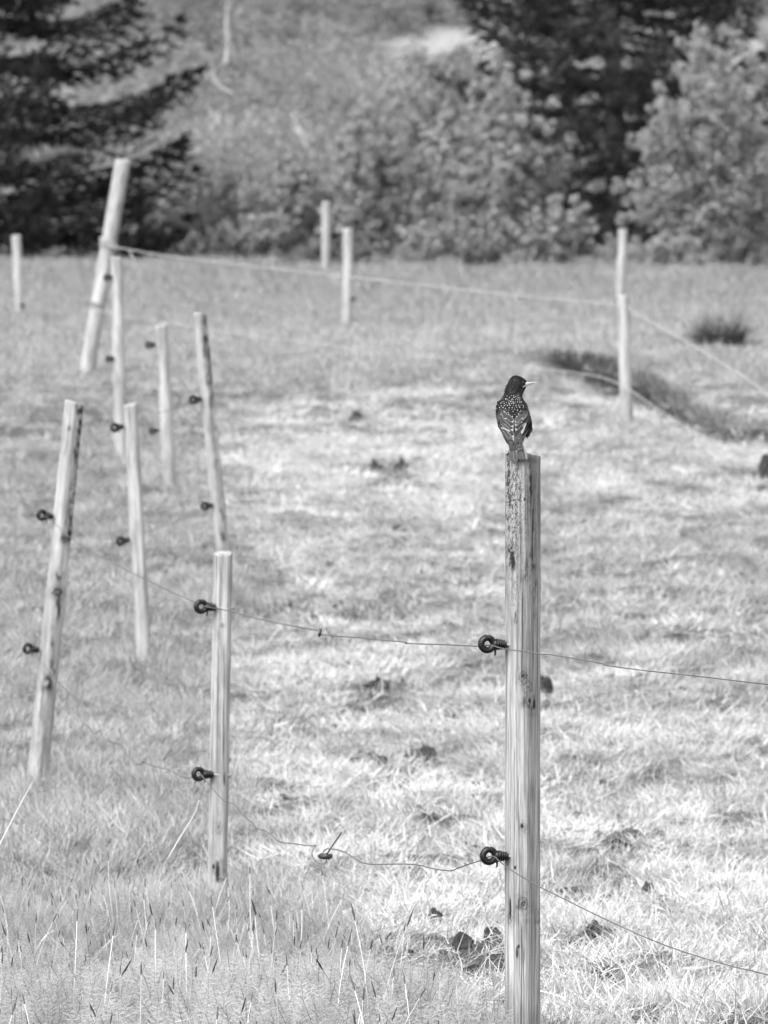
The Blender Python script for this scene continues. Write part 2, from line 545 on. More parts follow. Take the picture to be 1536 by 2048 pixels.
def make_post(top, bot, r_top, r_bot, mat, nseg=40, rows=120, flats=(), stains=(), cracks=(), seed=1, fine=False, ext=0.35):
    """returns a post Empty-free mesh object standing on its own axis; top/bot are world points"""
    top, bot = Vector(top), Vector(bot)
    bot = bot + (bot - top).normalized() * ext
    ax = (top - bot)
    Lg = ax.length
    ax.normalize()
    q = Vector((0, 0, 1)).rotation_difference(ax)
    if fine:   # more columns on the lens side
        t = np.linspace(0, 1, nseg, endpoint=False)
        th = -math.pi / 2 + 2 * math.pi * (t - .5) + 0.55 * np.sin(2 * math.pi * (t - .5)) * -1
    else:
        th = np.linspace(-math.pi, math.pi, nseg, endpoint=False)
    zz = np.linspace(0, Lg, rows)
    TH, ZZ = np.meshgrid(th, zz)
    r = r_bot + (r_top - r_bot) * (ZZ / Lg)
    f = np.ones_like(TH)
    for (ang, depth) in flats:
        c = np.cos(TH - ang)
        f = np.minimum(f, np.where(c > .2, depth / np.maximum(c, .2), 9))
    r = r * f
    r = r * (1 + .035 * (fbm(np.cos(TH) * 1.5 + seed, ZZ * 3 + np.sin(TH) * 1.5, 3, seed) - .5) * 2)
    # weathered relief: grain ridges along the post
    gr = fbm(TH * 9 + .7 * fbm(ZZ * 3, TH * 0 + seed, 2, seed + 3), ZZ * 5, 3, seed + 7) - .5
    r = r + gr * (.0022 if fine else .0016)
    X, Y = r * np.cos(TH), r * np.sin(TH)
    stain_shade = np.zeros_like(X)
    # position as seen in the photo, for knots, stains, painted shade and cracks
    M = q.to_matrix()
    Mn = np.array(M)
    W = np.stack([X, Y, ZZ], -1) @ Mn.T + np.array(bot)
    u, v, D = proj(W[..., 0], W[..., 1], W[..., 2])
    front = np.sin(TH) < 0.15
    dr = np.zeros_like(X)
    for s in stains:
        cx, cy, rx, ry, a = s[:5]
        kind = s[5] if len(s) > 5 else 'blot'
        du, dv = (u - cx) / rx, (v - cy) / ry
        d2 = du * du + dv * dv
        if kind == 'blot':
            nz = fbm(u * .22, v * .09, 4, seed + 13)
            stain_shade += front * a * np.exp(-d2 * 1.2) * np.clip((nz - .3) * 2.6, 0, 1.2)
        elif kind == 'ripple':
            stain_shade += front * a * np.exp(-d2 ** 3) * (.5 + .5 * np.sin(v * .95 + 3 * fbm(u * .05, v * .02, 2, seed))) * sstep(.35, .65, fbm(u * .05, v * .02, 3, seed + 71))
        elif kind == 'wash':
            stain_shade += front * a * np.exp(-d2) * (.75 + .5 * fbm(u * .3, v * .05, 4, seed + 63))
        elif kind == 'speck':
            nz = .5 * fbm(u * .42, v * .2, 3, seed + 23) + .5 * fbm(u * 1.1, v * .6, 2, seed + 24)
            stain_shade += front * a * np.exp(-d2) * sstep(.46, .66, nz)
        elif kind == 'line':
            stain_shade += front * a * np.exp(-d2 ** 3) * (.4 + .9 * fbm(u * .2, v * .05, 3, seed + 5))
        elif kind == 'knot':
            d = np.sqrt(d2) + .9 * (fbm(u * .16, v * .12, 3, seed + 33) - .5)
            ring = .5 + .5 * np.cos(d * 8.5)
            stain_shade += front * a * np.exp(-d * d * .8) * (.45 + .75 * ring)
            dr += front * .0007 * np.exp(-d * d * 1.2) * (1 - 1.2 * ring)
    for (cx, v0, v1, w, dep) in cracks:
        wob = 2.2 * (fbm(v * .012, v * 0 + cx, 3, int(cx)) - .5) * 2
        k = np.exp(-((u - cx - wob) / w) ** 2) * sstep(v0 - 12, v0 + 12, v) * (1 - sstep(v1 - 12, v1 + 12, v)) * front
        dr -= dep * .001 * k
        stain_shade += .75 * k * dep / 1.5
    # old end grain darkens at the top of every post; not for fine
    r2 = r + dr
    X, Y = r2 * np.cos(TH), r2 * np.sin(TH)
    # slightly skewed, chipped saw cut on top
    topw = sstep(Lg - .03, Lg, ZZ)
    ZZ2 = ZZ + topw * (.006 * np.cos(TH + seed) + .004 * (fbm(TH * 3, TH * 0 + seed, 3, seed) - .5))
    V = np.stack([X, Y, ZZ2], -1).reshape(-1, 3)
    m_, n_ = rows, nseg
    i = np.arange(m_ - 1)[:, None] * n_; j = np.arange(n_)[None]
    F4 = np.stack([i + j, i + (j + 1) % n_, i + n_ + (j + 1) % n_, i + n_ + j], -1).reshape(-1, 4)
    # top: an inner ring and a centre
    base = (m_ - 1) * n_
    inner = V[base:base + n_] * np.array([.86, .86, 1]) + np.array([0, 0, .002])
    cen = V[base:base + n_].mean(0, keepdims=True) + np.array([0, 0, .0025])
    V = np.concatenate([V, inner, cen])
    jj = np.arange(n_)
    F4 = np.concatenate([F4, np.stack([base + jj, base + (jj + 1) % n_, m_ * n_ + (jj + 1) % n_, m_ * n_ + jj], -1)])
    F3 = np.stack([np.full(n_, m_ * n_ + n_), m_ * n_ + jj, m_ * n_ + (jj + 1) % n_], -1)
    me = mesh_np('fence_post', V, [F4, F3], True, (mat,))
    st = np.concatenate([stain_shade.ravel(), np.full(n_, .05), [.05]])
    fattr(me, 'stain_shade', np.clip(st, -.3, .93))
    o = obj('fence_post', me)
    o.location = bot
    o.rotation_mode = 'QUATERNION'
    o.rotation_quaternion = q
    return o


def lathe(profile, n=20, axis='X'):
    P = np.asarray(profile, float)
    a = np.arange(n) * 2 * math.pi / n
    V = np.stack([np.repeat(P[:, 0], n), (P[:, 1][:, None] * np.cos(a)).ravel(), (P[:, 1][:, None] * np.sin(a)).ravel()], -1)
    m = len(P)
    i = np.arange(m - 1)[:, None] * n; j = np.arange(n)[None]
    F4 = np.stack([i + j, i + (j + 1) % n, i + n + (j + 1) % n, i + n + j], -1).reshape(-1, 4)
    return V, F4


# one screw-in ring insulator: ring in the XZ plane, ribbed collar along +X
def ring_mesh():
    n, m = 56, 16
    a = np.linspace(R(97), R(97 + 346), n)     # a wire slit near the top
    t = np.arange(m) * 2 * math.pi / m
    Rm, rt = .0125, .0066
    rr = Rm + rt * np.cos(t)
    V = np.stack([np.cos(a)[:, None] * rr, np.broadcast_to(rt * 1.25 * np.sin(t), (n, m)), np.sin(a)[:, None] * rr], -1).reshape(-1, 3)
    i = np.arange(n - 1)[:, None] * m; j = np.arange(m)[None]
    F4 = np.stack([i + j, i + (j + 1) % m, i + m + (j + 1) % m, i + m + j], -1).reshape(-1, 4)
    c = len(V)
    V = np.concatenate([V, V[:m].mean(0, keepdims=True), V[(n - 1) * m:].mean(0, keepdims=True)])
    jj = np.arange(m)
    F3 = np.concatenate([np.stack([np.full(m, c), (jj + 1) % m, jj], -1), np.stack([np.full(m, c + 1), (n - 1) * m + jj, (n - 1) * m + (jj + 1) % m], -1)])
    return mesh_np('insulator', V, [F4, F3], True, (PLASTIC,))


def collar_mesh():
    prof = [(.0105, 0), (.0105, .0088), (.0150, .0108), (.0175, .0112), (.0182, .0075)]
    for k in range(4):
        x = .0186 + k * .0050
        rr = .0118 - k * .0008
        prof += [(x, .0052), (x + .0008, rr), (x + .0022, rr), (x + .0030, .0052)]
    prof += [(.0385, .0062), (.0395, .004), (.0395, 0)]
    V, F4 = lathe(prof, 22)
    return mesh_np('ribbed_collar', V, F4, False, (PLASTIC,))


def tab_mesh():
    P = catmull([(.0150, -.002, -.009), (.0165, -.003, -.0145), (.0168, -.003, -.019), (.016, -.003, -.0225)], 4)
    V, F3, F4 = tube_arrays(P, np.linspace(.0026, .0014, len(P)), 8)
    return mesh_np('locking_tab', V, [F4, F3], True, (PLASTIC,))


def screw_mesh(Ls):
    V, F4 = lathe([(.039, 0), (.039, .0028), (.039 + Ls, .0026), (.040 + Ls, 0)], 10)
    return mesh_np('screw', V, F4, True, (STEEL,))


RING, COLLAR, TAB, SCREW = ring_mesh(), collar_mesh(), tab_mesh(), screw_mesh(.05)


def add_insulator(post, px, py, D, side=1, tilt=-8, yaw=14):
    """ring centre at px,py; side +1: the collar points right into the post"""
    w = at(px, py, D)
    Rm = Matrix.Rotation(R(yaw if side > 0 else 180 - yaw), 4, 'Z') @ Matrix.Rotation(R(-tilt), 4, 'Y')
    Mw = Matrix.Translation(w) @ Rm
    o = obj('insulator', RING)
    bpy.context.view_layer.update()
    o.parent = post
    o.matrix_parent_inverse = Matrix()
    pm = Matrix.LocRotScale(post.location, post.rotation_quaternion, None)
    o.matrix_basis = pm.inverted() @ Mw
    for nm, me in (('ribbed_collar', COLLAR), ('locking_tab', TAB), ('screw', SCREW)):
        obj(nm, me, o)
    return w


PG = 'posts of the wire fence'
# front post
flats1 = ((R(-90 - 42), .90), (R(-90 + 47), .90))
st1 = [(1045, 1352, 10, 13, .65, 'knot'), (1054, 1375, 14, 15, .45, 'knot'), (1056, 1406, 17, 15, 1.0), (1065, 1415, 12, 14, .8), (1030, 1243, 4, 6, .6, 'knot'), (1031, 1230, 2, 8, .8, 'line'),
       (1046, 1808, 13, 16, .6, 'knot'), (1020, 1838, 6, 12, .6, 'knot'), (1050, 1830, 20, 30, .4), (1020, 1815, 2, 18, .9, 'line'), (1034, 1905, 3, 12, 1.0, 'line'), (1037, 1893, 3, 4, 1.0, 'line'),
       (1046, 1655, 8, 12, .5, 'knot'), (1044, 1652, 3, 5, .9, 'line'), (1030, 1735, 2.5, 4, .9, 'line'),
       (1022, 1110, 11, 26, 1.2), (1027, 1130, 5, 10, .9), (1022, 1000, 18, 100, .75, 'speck'), (1015, 930, 7, 40, .7, 'speck'), (1045, 1000, 40, 110, .3, 'speck'), (1028, 1180, 16, 60, .45, 'speck'), (1044, 1000, 44, 150, .26, 'wash'), (1066, 1400, 20, 900, .03, 'wash'), (1063, 1700, 18, 420, .045, 'ripple'),  # tall right-side wash: darker wood tone plus the shade of that side, painted in
       (1062, 1125, 10, 18, .9), (1052, 1150, 9, 16, .8), (1060, 960, 3, 60, .4), (1066, 1040, 3, 70, .4), (1045, 918, 36, 9, .35, 'wash'), (1070, 945, 14, 40, .2, 'wash'),
       (1071, 1230, 12, 70, .25), (1070, 1180, 8, 20, .4), (1062, 1770, 14, 30, .3, 'wash'), (1062, 1870, 15, 60, .15, 'wash'),
       (1049, 999, 1.6, 3, .9, 'line'), (1020, 998, 2, 12, .9, 'line'), (1075, 1840, 5, 20, .7), (1012, 1293, 5, 12, .6), (1013, 1718, 5, 12, .7)]
cr1 = [(1045, 1190, 1345, 1.0, 1.6), (1016, 1440, 2090, 1.0, .9), (1021, 1380, 1700, .9, .9), (1028, 1500, 2090, 1.0, 1.0), (1034, 1420, 1640, .9, .9), (1038, 1560, 1960, 1.0, 1.1), (1043, 1850, 2090, 1.2, 1.4),
       (1048, 1900, 2090, 1.0, 1.2), (1031, 1700, 1850, .9, .9), (1019, 1800, 1835, 1.2, 2.2), (1063, 950, 1010, 1.3, 1.1), (1066, 1010, 1130, 1.3, 1.1), (1052, 930, 1180, .8, .8), (1041, 960, 1180, .8, .7), (1012, 1250, 1500, .8, .8),
       (1024, 1230, 1400, .8, .7), (1057, 1500, 1700, .9, .7), (1035, 1210, 1340, .8, .6), (1072, 1040, 1200, .9, 1.0)]
p1 = make_post(at(1045.5, 907, 1), at(1044.5, 2069, 1), .0352, .0352, WOOD[0], 150, 1000, flats1, st1, cr1, 3, True)
tag(p1, 'front weathered fence post in sharp focus with the speckled bird perched on top', 'fence post', PG)
for a in ((974.5, 1288, .9975), (978, 1711.5, .9975)):
    add_insulator(p1, *a, tilt=-3, yaw=16)
# second post
st2 = [(435, 1745, 4, 22, .8, 'line'), (438, 1738, 14, 20, .5, 'knot'), (441, 1760, 9, 5, .9, 'line'), (427, 1733, 3, 5, .9, 'line'), (437, 1655, 9, 18, .5, 'knot'), (445, 1252, 5, 5, .7, 'knot'), (441, 1190, 4, 60, .35, 'line'), (433, 1120, 4, 50, .25, 'line'), (449, 1560, 2, 14, .9, 'line'), (447, 1480, 1.6, 40, .5, 'line'), (438, 1500, 6, 300, .2), (433, 1270, 4, 16, .4)]
p2 = make_post(at(446, 1107, 1.265), at(433, 1842, 1.265), .0242, .0248, WOOD[1], 56, 360, ((R(-90 + 5), .88),), st2, ((449, 1300, 1560, 1.2, 1.2), (436, 1300, 1640, 1, .6)), 5)
tag(p2, 'slim pale fence post with square sawn top standing left of the front post', 'fence post', PG)
for a in ((402, 1213, 1.262), (397, 1548, 1.262)):
    add_insulator(p2, *a, tilt=-4, yaw=20)
# third, leaning
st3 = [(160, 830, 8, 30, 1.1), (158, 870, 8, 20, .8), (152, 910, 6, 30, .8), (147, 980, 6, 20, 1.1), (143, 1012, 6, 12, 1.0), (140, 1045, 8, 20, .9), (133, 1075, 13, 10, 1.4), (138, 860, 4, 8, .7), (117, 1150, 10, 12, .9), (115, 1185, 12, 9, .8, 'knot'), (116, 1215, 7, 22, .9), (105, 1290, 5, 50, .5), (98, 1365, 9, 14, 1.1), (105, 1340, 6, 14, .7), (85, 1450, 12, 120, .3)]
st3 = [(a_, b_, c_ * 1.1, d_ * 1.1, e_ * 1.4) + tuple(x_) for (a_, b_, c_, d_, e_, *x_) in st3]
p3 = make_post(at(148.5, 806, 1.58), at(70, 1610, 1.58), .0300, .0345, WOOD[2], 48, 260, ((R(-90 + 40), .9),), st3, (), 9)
tag(p3, 'leaning round fence post with dark bark stains down its right side', 'fence post', PG)
for a in ((84, 1030, 1.577), (56, 1297, 1.577)):
    add_insulator(p3, *a, tilt=-8, yaw=30)
p4 = make_post(at(260, 809, 1.87), at(287, 1290, 1.87), .0265, .0275, WOOD[3], 36, 140, ((R(-90), .9),), [(270, 1000, 5, 200, .15)], (), 12)
tag(p4, 'pale thin fence post right of the bark stained post, leaning left, faint in the grass', 'fence post', PG)
for a in ((229, 855, 1.867), (241, 1082, 1.867)):
    add_insulator(p4, *a, tilt=6, yaw=35)
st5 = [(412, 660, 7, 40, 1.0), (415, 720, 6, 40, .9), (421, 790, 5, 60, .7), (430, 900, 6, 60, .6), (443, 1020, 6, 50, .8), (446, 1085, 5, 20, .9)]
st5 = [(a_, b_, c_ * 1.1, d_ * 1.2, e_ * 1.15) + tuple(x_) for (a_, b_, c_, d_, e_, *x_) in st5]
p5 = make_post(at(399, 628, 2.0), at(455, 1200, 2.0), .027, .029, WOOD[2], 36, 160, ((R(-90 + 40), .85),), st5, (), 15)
tag(p5, 'fence post with a dark right side rising behind the slim square topped post', 'fence post', PG)
for a in ((386, 799, 1.997), (409, 1012, 1.997)):
    add_insulator(p5, *a, tilt=4, yaw=35)
p6 = make_post(at(322, 650, 2.47), at(342, 1030, 2.47), .031, .031, WOOD[3], 32, 90, (), [(316, 800, 5, 160, .45), (325, 950, 6, 40, .25)], (), 18)
tag(p6, 'blurred pale fence post between the dark sided post and the tied corner pair', 'fence post', PG)
for a in ((297, 690, 2.467), (304, 862, 2.467)):
    add_insulator(p6, *a, tilt=4, yaw=35)
p7 = make_post(at(233, 516, 2.62), at(241, 860, 2.62), .032, .034, WOOD[3], 32, 90, (), (), (), 21)
tag(p7, 'upright pale corner post in front of the long tilted strut', 'fence post', PG)
for a in ((213, 555, 2.617), (217, 718, 2.617)):
    add_insulator(p7, *a, tilt=4, yaw=35)
p8 = make_post(at(246, 320, 3.16), at(172, 752, 3.16), .049, .049, WOOD[3], 36, 120, (), [(238, 420, 8, 40, .15)], (), 24)
p8.name = 'corner_strut'
tag(p8, 'long thick pole tilted to the right, wound with wire, tallest of the fence', 'corner strut', PG)
p10 = make_post(at(1246, 593, 2.75), at(1255, 880, 2.75), .034, .036, WOOD[3], 32, 90, (), (), (), 27)
tag(p10, 'pale fence post at the dark grassy bank right of the bird', 'fence post', PG)
p9 = make_post(at(32, 471, 4.8), at(41, 650, 4.8), .046, .046, WOOD[3], 24, 60, (), (), (), 30)
tag(p9, 'short far post in front of the left spruce', 'fence post', 'posts of the far fence')
add_insulator(p9, 46.5, 610, 4.795, side=-1, tilt=0, yaw=20)
p11 = make_post(at(696, 458, 4.4), at(695, 670, 4.4), .046, .047, WOOD[3], 24, 60, (), (), (), 33)
tag(p11, 'bright far post in the middle of the pasture against the bushes', 'fence post', 'posts of the far fence')
add_insulator(p11, 709, 598, 4.395, side=-1, tilt=0, yaw=20)
p13 = make_post(at(1246, 459, 5.3), at(1240, 612, 5.3), .048, .046, WOOD[3], 24, 60, (), (), (), 36)
tag(p13, 'far post directly behind the post at the grassy bank', 'fence post', 'posts of the far fence')
p12 = make_post(at(652, 404, 6.7), at(651, 552, 6.7), .058, .056, wood_mat('grey_post_wood', .30, 3.3, .3), 24, 60, (), (), (), 39)
tag(p12, 'dull grey farthest post at the foot of the bushes', 'fence post', 'posts of the far fence')

# ------------------------------------------------------------------ wires
WIRE = simple_mat('fence_wire_metal', .07, .5, .5, .25, 300)
ROPE = simple_mat('pale_fence_rope', .30, .8, .2)


def wire(name, pts, rad, mat, per=7, n=7, rough=.0):
    P = catmull([tuple(at(*p)) for p in pts], per)
    if rough:
        P += rng.normal(0, rough, P.shape)
    V, F3, F4 = tube_arrays(P, rad, n)
    return obj(name, mesh_np(name, V, [F4, F3], True, (mat,)))


upper = [(1850, 1402, .93), (1700, 1386, .95), (1536, 1369, .965), (1400, 1353, .972), (1290, 1341, .978), (1215, 1331, .981), (1200, 1326, .982), (1130, 1314, .9845), (1098, 1309, .9855), (1080, 1308.5, .986), (1066, 1305, .9865), (1010, 1298, .9885), (984, 1291, .993), (974, 1291, .9975),
         (956, 1292.5, 1.003), (880, 1289, 1.03), (814, 1287, 1.06), (809, 1284, 1.062), (740, 1278.5, 1.10), (732, 1278, 1.105), (728, 1276, 1.107), (648, 1270, 1.15), (640, 1264, 1.153), (634, 1261, 1.157), (560, 1247, 1.19), (505, 1235, 1.215), (495, 1232.5, 1.22), (462, 1223, 1.232), (426, 1216, 1.24), (408, 1212, 1.255), (402, 1211, 1.262),
         (386, 1203, 1.28), (340, 1182, 1.32), (290, 1158, 1.37), (215, 1120, 1.46), (150, 1082, 1.53), (120, 1056, 1.55), (92, 1034, 1.57), (84, 1030, 1.577), (150, 955, 1.70), (215, 866, 1.85), (229, 855, 1.867), (310, 828, 1.93), (386, 799, 1.997), (340, 740, 2.2), (297, 690, 2.467), (255, 620, 2.55), (213, 555, 2.617), (215, 525, 2.9), (205, 490, 3.13)]
w1 = wire('fence_wire', upper, .00125, WIRE)
tag(w1, 'upper thin grey wire threaded through the top ring insulators of the front posts', 'wire', 'wires of the near fence')
lower = [(1850, 2035, .93), (1700, 2000, .95), (1536, 1950, .965), (1470, 1934, .969), (1400, 1914, .972), (1340, 1894, .975), (1280, 1870, .978), (1210, 1838, .981), (1150, 1809, .983), (1110, 1789, .9845), (1076, 1772, .986), (1040, 1751, .987), (1012, 1733, .9885), (996, 1720, .991), (990, 1714, .994), (980, 1713, .9975),
         (958, 1722, 1.003), (930, 1731, 1.014), (906, 1740.5, 1.024), (900, 1741.5, 1.026), (870, 1738, 1.04), (836, 1730, 1.055), (800, 1728, 1.07), (745, 1728.5, 1.10), (722, 1724, 1.11), (704, 1713, 1.12), (686, 1703, 1.13), (664, 1698, 1.14), (652, 1698.5, 1.145), (646, 1706, 1.147), (650, 1714, 1.148),
         (653, 1722, 1.149), (646, 1728, 1.15), (636, 1725, 1.152), (627, 1716, 1.155), (624, 1704, 1.157), (632, 1690.5, 1.158), (625, 1692, 1.16), (606, 1690, 1.165), (585, 1687, 1.175), (560, 1684, 1.185), (548, 1675, 1.19), (538, 1666, 1.194), (527, 1660, 1.198), (514, 1657, 1.203), (504, 1645, 1.207), (490, 1634, 1.212), (478, 1620, 1.218), (468, 1608, 1.222), (449, 1602, 1.23), (436, 1590, 1.234), (424, 1576, 1.238), (412, 1562, 1.245), (404, 1552, 1.255), (397, 1547, 1.262),
         (380, 1556, 1.275), (366, 1554, 1.29), (352, 1547, 1.30), (338, 1540, 1.315), (318, 1535, 1.33), (290, 1526, 1.36), (286, 1523, 1.362), (280, 1529, 1.365), (266, 1524, 1.38), (252, 1508, 1.39), (245, 1493, 1.40), (232, 1486, 1.41), (214, 1481, 1.425), (204, 1471, 1.435), (202, 1459, 1.44), (190, 1466, 1.45), (172, 1450, 1.465), (158, 1430, 1.48), (152, 1400, 1.50), (130, 1378, 1.525), (104, 1350, 1.55), (70, 1308, 1.57), (56, 1297, 1.577),
         (130, 1215, 1.70), (215, 1100, 1.85), (241, 1082, 1.867), (330, 1050, 1.93), (409, 1012, 1.997), (350, 930, 2.2), (304, 862, 2.467), (255, 790, 2.55), (217, 718, 2.617), (200, 660, 2.9), (185, 612, 3.13)]
w2 = wire('fence_wire', lower, .00125, WIRE)
tag(w2, 'lower kinked grey wire sagging between the bottom ring insulators', 'wire', 'wires of the near fence')
# black clamps that join the wire
CLAMP = simple_mat('black_clamp_plastic', .02, .5, .5)


def bar(name, pts, rads, mat, parent=None, n=10):
    V, F3, F4 = tube_arrays(np.array([tuple(at(*p)) for p in pts]), rads, n)
    return obj(name, mesh_np(name, V, [F4, F3], True, (mat,)), parent)


c1 = bar('wire_clamp', [(637.5, 1711, 1.147), (641, 1713, 1.146), (644, 1711.5, 1.145), (648, 1714, 1.1445), (653, 1711.5, 1.1445), (657, 1714, 1.1445), (661, 1712, 1.145), (663, 1710, 1.146)], [.003, .006, .0072, .0062, .0075, .0065, .0058, .003], CLAMP)
tag(c1, 'black clamp gripping the curled loop of the lower wire', 'wire clamp')
bar('wire_tail', [(654, 1708, 1.143), (666, 1690, 1.142), (681, 1668, 1.141), (683, 1665, 1.141)], [.0016, .0016, .0018, .0024], CLAMP, c1)
c2 = bar('wire_clamp', [(640.5, 1258, 1.152), (642, 1261, 1.151), (641, 1265, 1.151), (639.5, 1268, 1.151), (638.5, 1272, 1.152)], [.0022, .0032, .0022, .0042, .003], CLAMP)
tag(c2, 'tiny black clamp on the upper wire between the two nearest posts', 'wire clamp')
bar('wire_tail', [(644, 1266, 1.151), (644.5, 1277, 1.151)], .0007, WIRE, c2)
tg = bar('wire_tail', [(638, 1256, 1.152), (639, 1251, 1.152), (642, 1249, 1.152), (644.5, 1252, 1.152), (644, 1257, 1.152)], .0009, ROPE, c2)

# ropes of the cross fence, wound round the tilted strut
up2 = [(200, 488, 3.17), (222, 492, 3.10), (262, 500, 3.08), (330, 511, 3.03), (500, 532, 2.93), (690, 553, 2.82), (960, 583, 2.79), (1236, 611, 2.73), (1262, 622, 2.69), (1330, 660, 2.6), (1400, 700, 2.5), (1470, 742, 2.4), (1536, 788, 2.3), (1640, 860, 2.2)]
w3 = wire('fence_rope', up2, .0034, ROPE)
tag(w3, 'upper pale rope stretched from the tilted strut to the post at the bank', 'rope', 'ropes of the cross fence')
lo2 = [(178, 608, 3.17), (192, 615, 3.10), (225, 628, 3.05), (300, 640, 3.0), (500, 672, 2.9), (690, 694, 2.8), (850, 713, 2.8), (1000, 729, 2.78), (1180, 750, 2.74), (1252, 776, 2.68), (1320, 822, 2.6), (1400, 868, 2.5), (1490, 904, 2.4), (1536, 906, 2.35), (1640, 930, 2.3)]
w4 = wire('fence_rope', lo2, .0028, ROPE)
tag(w4, 'lower pale rope running low across the pasture toward the bank', 'rope', 'ropes of the cross fence')


def coil(name, px, py, D, r, turns, rad, mat):
    c = at(px, py, D)
    t = np.linspace(0, 2 * math.pi * turns, 24 * turns + 1)
    ax = Vector((.17, 0, 1)).normalized()
    u_ = Vector((1, 0, -.17)).normalized(); v_ = ax.cross(u_)
    P = np.array([tuple(c + u_ * (r * math.cos(a)) + v_ * (r * math.sin(a)) + Vector((0, 0, .017 * (a / 6.283 - turns / 2))) + Vector((0, 0, -.014 * math.cos(a)))) for a in t])
    V, F3, F4 = tube_arrays(P, rad, 8)
    return obj(name, mesh_np(name, V, [F4, F3], True, (mat,)))


ck = coil('rope_coil', 217, 489, 3.16, .055, 3, .0062, ROPE)
tag(ck, 'pale rope wound several times round the tilted strut', 'rope coil')
ck2 = coil('rope_coil', 193, 612, 3.16, .054, 2, .004, simple_mat('grey_twine', .15, .7, .2))
tag(ck2, 'thin dark twine looped round the lower part of the tilted strut', 'rope coil')
bar('rope_end', [(258, 500, 3.08), (268, 520, 3.07), (266, 545, 3.07), (256, 570, 3.07)], .0032, ROPE, ck)

# ------------------------------------------------------------------ the starling
BIRD_DARK = simple_mat('dark_glossy_plumage', .006, .5, .15, .6, 500)
SPOT = simple_mat('buff_feather_tips', .36, .7, .3, .5, 900)
FEATH = simple_mat('wing_feather_grey', .028, .6, .18, .45, 700)
FEATH2 = simple_mat('tail_feather_grey', .06, .55, .25, .45, 700)
EDGE = simple_mat('pale_feather_edge', .23, .6, .3, .3, 600)
HORN = simple_mat('pale_bill_horn', .30, .4, .5)
CULM = simple_mat('dark_bill_ridge', .03, .4, .5)
LEG = simple_mat('leg_skin', .38, .6, .3, .3, 500)
EYE = simple_mat('eye_black', .004, .08, .8)

SL = np.array([  # photo row, left, right, half depth, depth centre (mm)
    (751.5, 1029, 1037, 2.5, 5), (753, 1025, 1042.5, 6, 5), (756, 1021.5, 1047, 10, 5), (760, 1018.5, 1052, 12.5, 5), (764, 1016.5, 1055.2, 14, 5), (768, 1015, 1055.6, 14.8, 5),
    (772, 1013.2, 1053.6, 15.2, 5), (778, 1011, 1050.5, 15.5, 5), (784, 1009.5, 1047, 16, 4), (790, 1008, 1045, 17.5, 3), (795, 1006, 1045, 20, 3), (799, 1001, 1047.5, 23, 3),
    (803, 996, 1050.5, 26, 4), (808, 993.5, 1053.3, 29, 4), (816, 992, 1056.3, 32, 4), (825, 991.8, 1058, 34.5, 4), (835, 992.8, 1058.5, 36, 3), (845, 994.6, 1059, 36, 1),
    (855, 998, 1057.5, 34, -2), (863, 1002, 1055, 31, -6), (870, 1006, 1052, 27, -11), (877, 1010, 1048.5, 22, -17), (884, 1014, 1046, 17, -23), (890, 1016.8, 1045.5, 12, -29), (896, 1018.5, 1045, 7, -34), (900, 1021, 1043, 3, -37)])


def slice_at(py):
    return [np.interp(py, SL[:, 0], SL[:, c]) for c in (1, 2, 3, 4)]


def B(px, py, ymm):
    p = at(px, py, 1.0)
    return np.array([p.x, p.y + ymm * 1e-3, p.z])


def surf(px, py, off=0.0):
    xl, xr, hd, yc = slice_at(py)
    c, hw = (xl + xr) / 2, (xr - xl) / 2
    u = np.clip((px - c) / hw, -1, 1)
    return B(px, py, yc - hd * math.sqrt(max(0, 1 - abs(u) ** 2.2)) - off)


rows = np.unique(np.concatenate([np.linspace(751.5, 900, 110)]))
ns = 56
V = []
for py in rows:
    xl, xr, hd, yc = slice_at(py)
    c, hw = (xl + xr) / 2, (xr - xl) / 2
    for k in range(ns):
        a = 2 * math.pi * k / ns
        ca, sa = math.cos(a), math.sin(a)
        x = c + hw * math.copysign(abs(ca) ** .95, ca)
        y = yc + hd * math.copysign(abs(sa) ** .92, sa)
        V.append(B(x, py, y))
V = np.array(V)
cen = np.array([np.repeat(V.reshape(-1, ns, 3).mean(1), ns, 0)])[0]
dirv = V - cen
ang = np.tile(np.arange(ns) / ns * 40, len(rows)); rw = np.repeat(rows, ns)
ruff = (fbm(ang * 1.0, rw * .45, 3, 51) - .5)
V = V + dirv * ruff[:, None] * .10
i = np.arange(len(rows) - 1)[:, None] * ns; j = np.arange(ns)[None]
F4 = np.stack([i + j, i + (j + 1) % ns, i + ns + (j + 1) % ns, i + ns + j], -1).reshape(-1, 4)
m0 = len(V)
V = np.concatenate([V, V[:ns].mean(0, keepdims=True), V[-ns:].mean(0, keepdims=True)])
jj = np.arange(ns)
F3 = np.concatenate([np.stack([np.full(ns, m0), jj, (jj + 1) % ns], -1), np.stack([np.full(ns, m0 + 1), m0 - ns + (jj + 1) % ns, m0 - ns + jj], -1)])
bird = bpy.data.objects.new('starling', None)
link(bird)
bird.location = B(1040, 907, -15)
tag(bird, 'dark speckled starling seen from behind, head turned right, perched on the front post', 'bird')
BL = np.array(bird.location)


def bpart(name, V, faces, mats, parent=bird, idx=None, smooth=True):
    me = mesh_np(name, np.asarray(V) - BL, faces, smooth, mats, idx)
    o = bpy.data.objects.new(name, me)
    link(o, parent)
    return o


body = bpart('body', V, [F4, F3], (BIRD_DARK,))


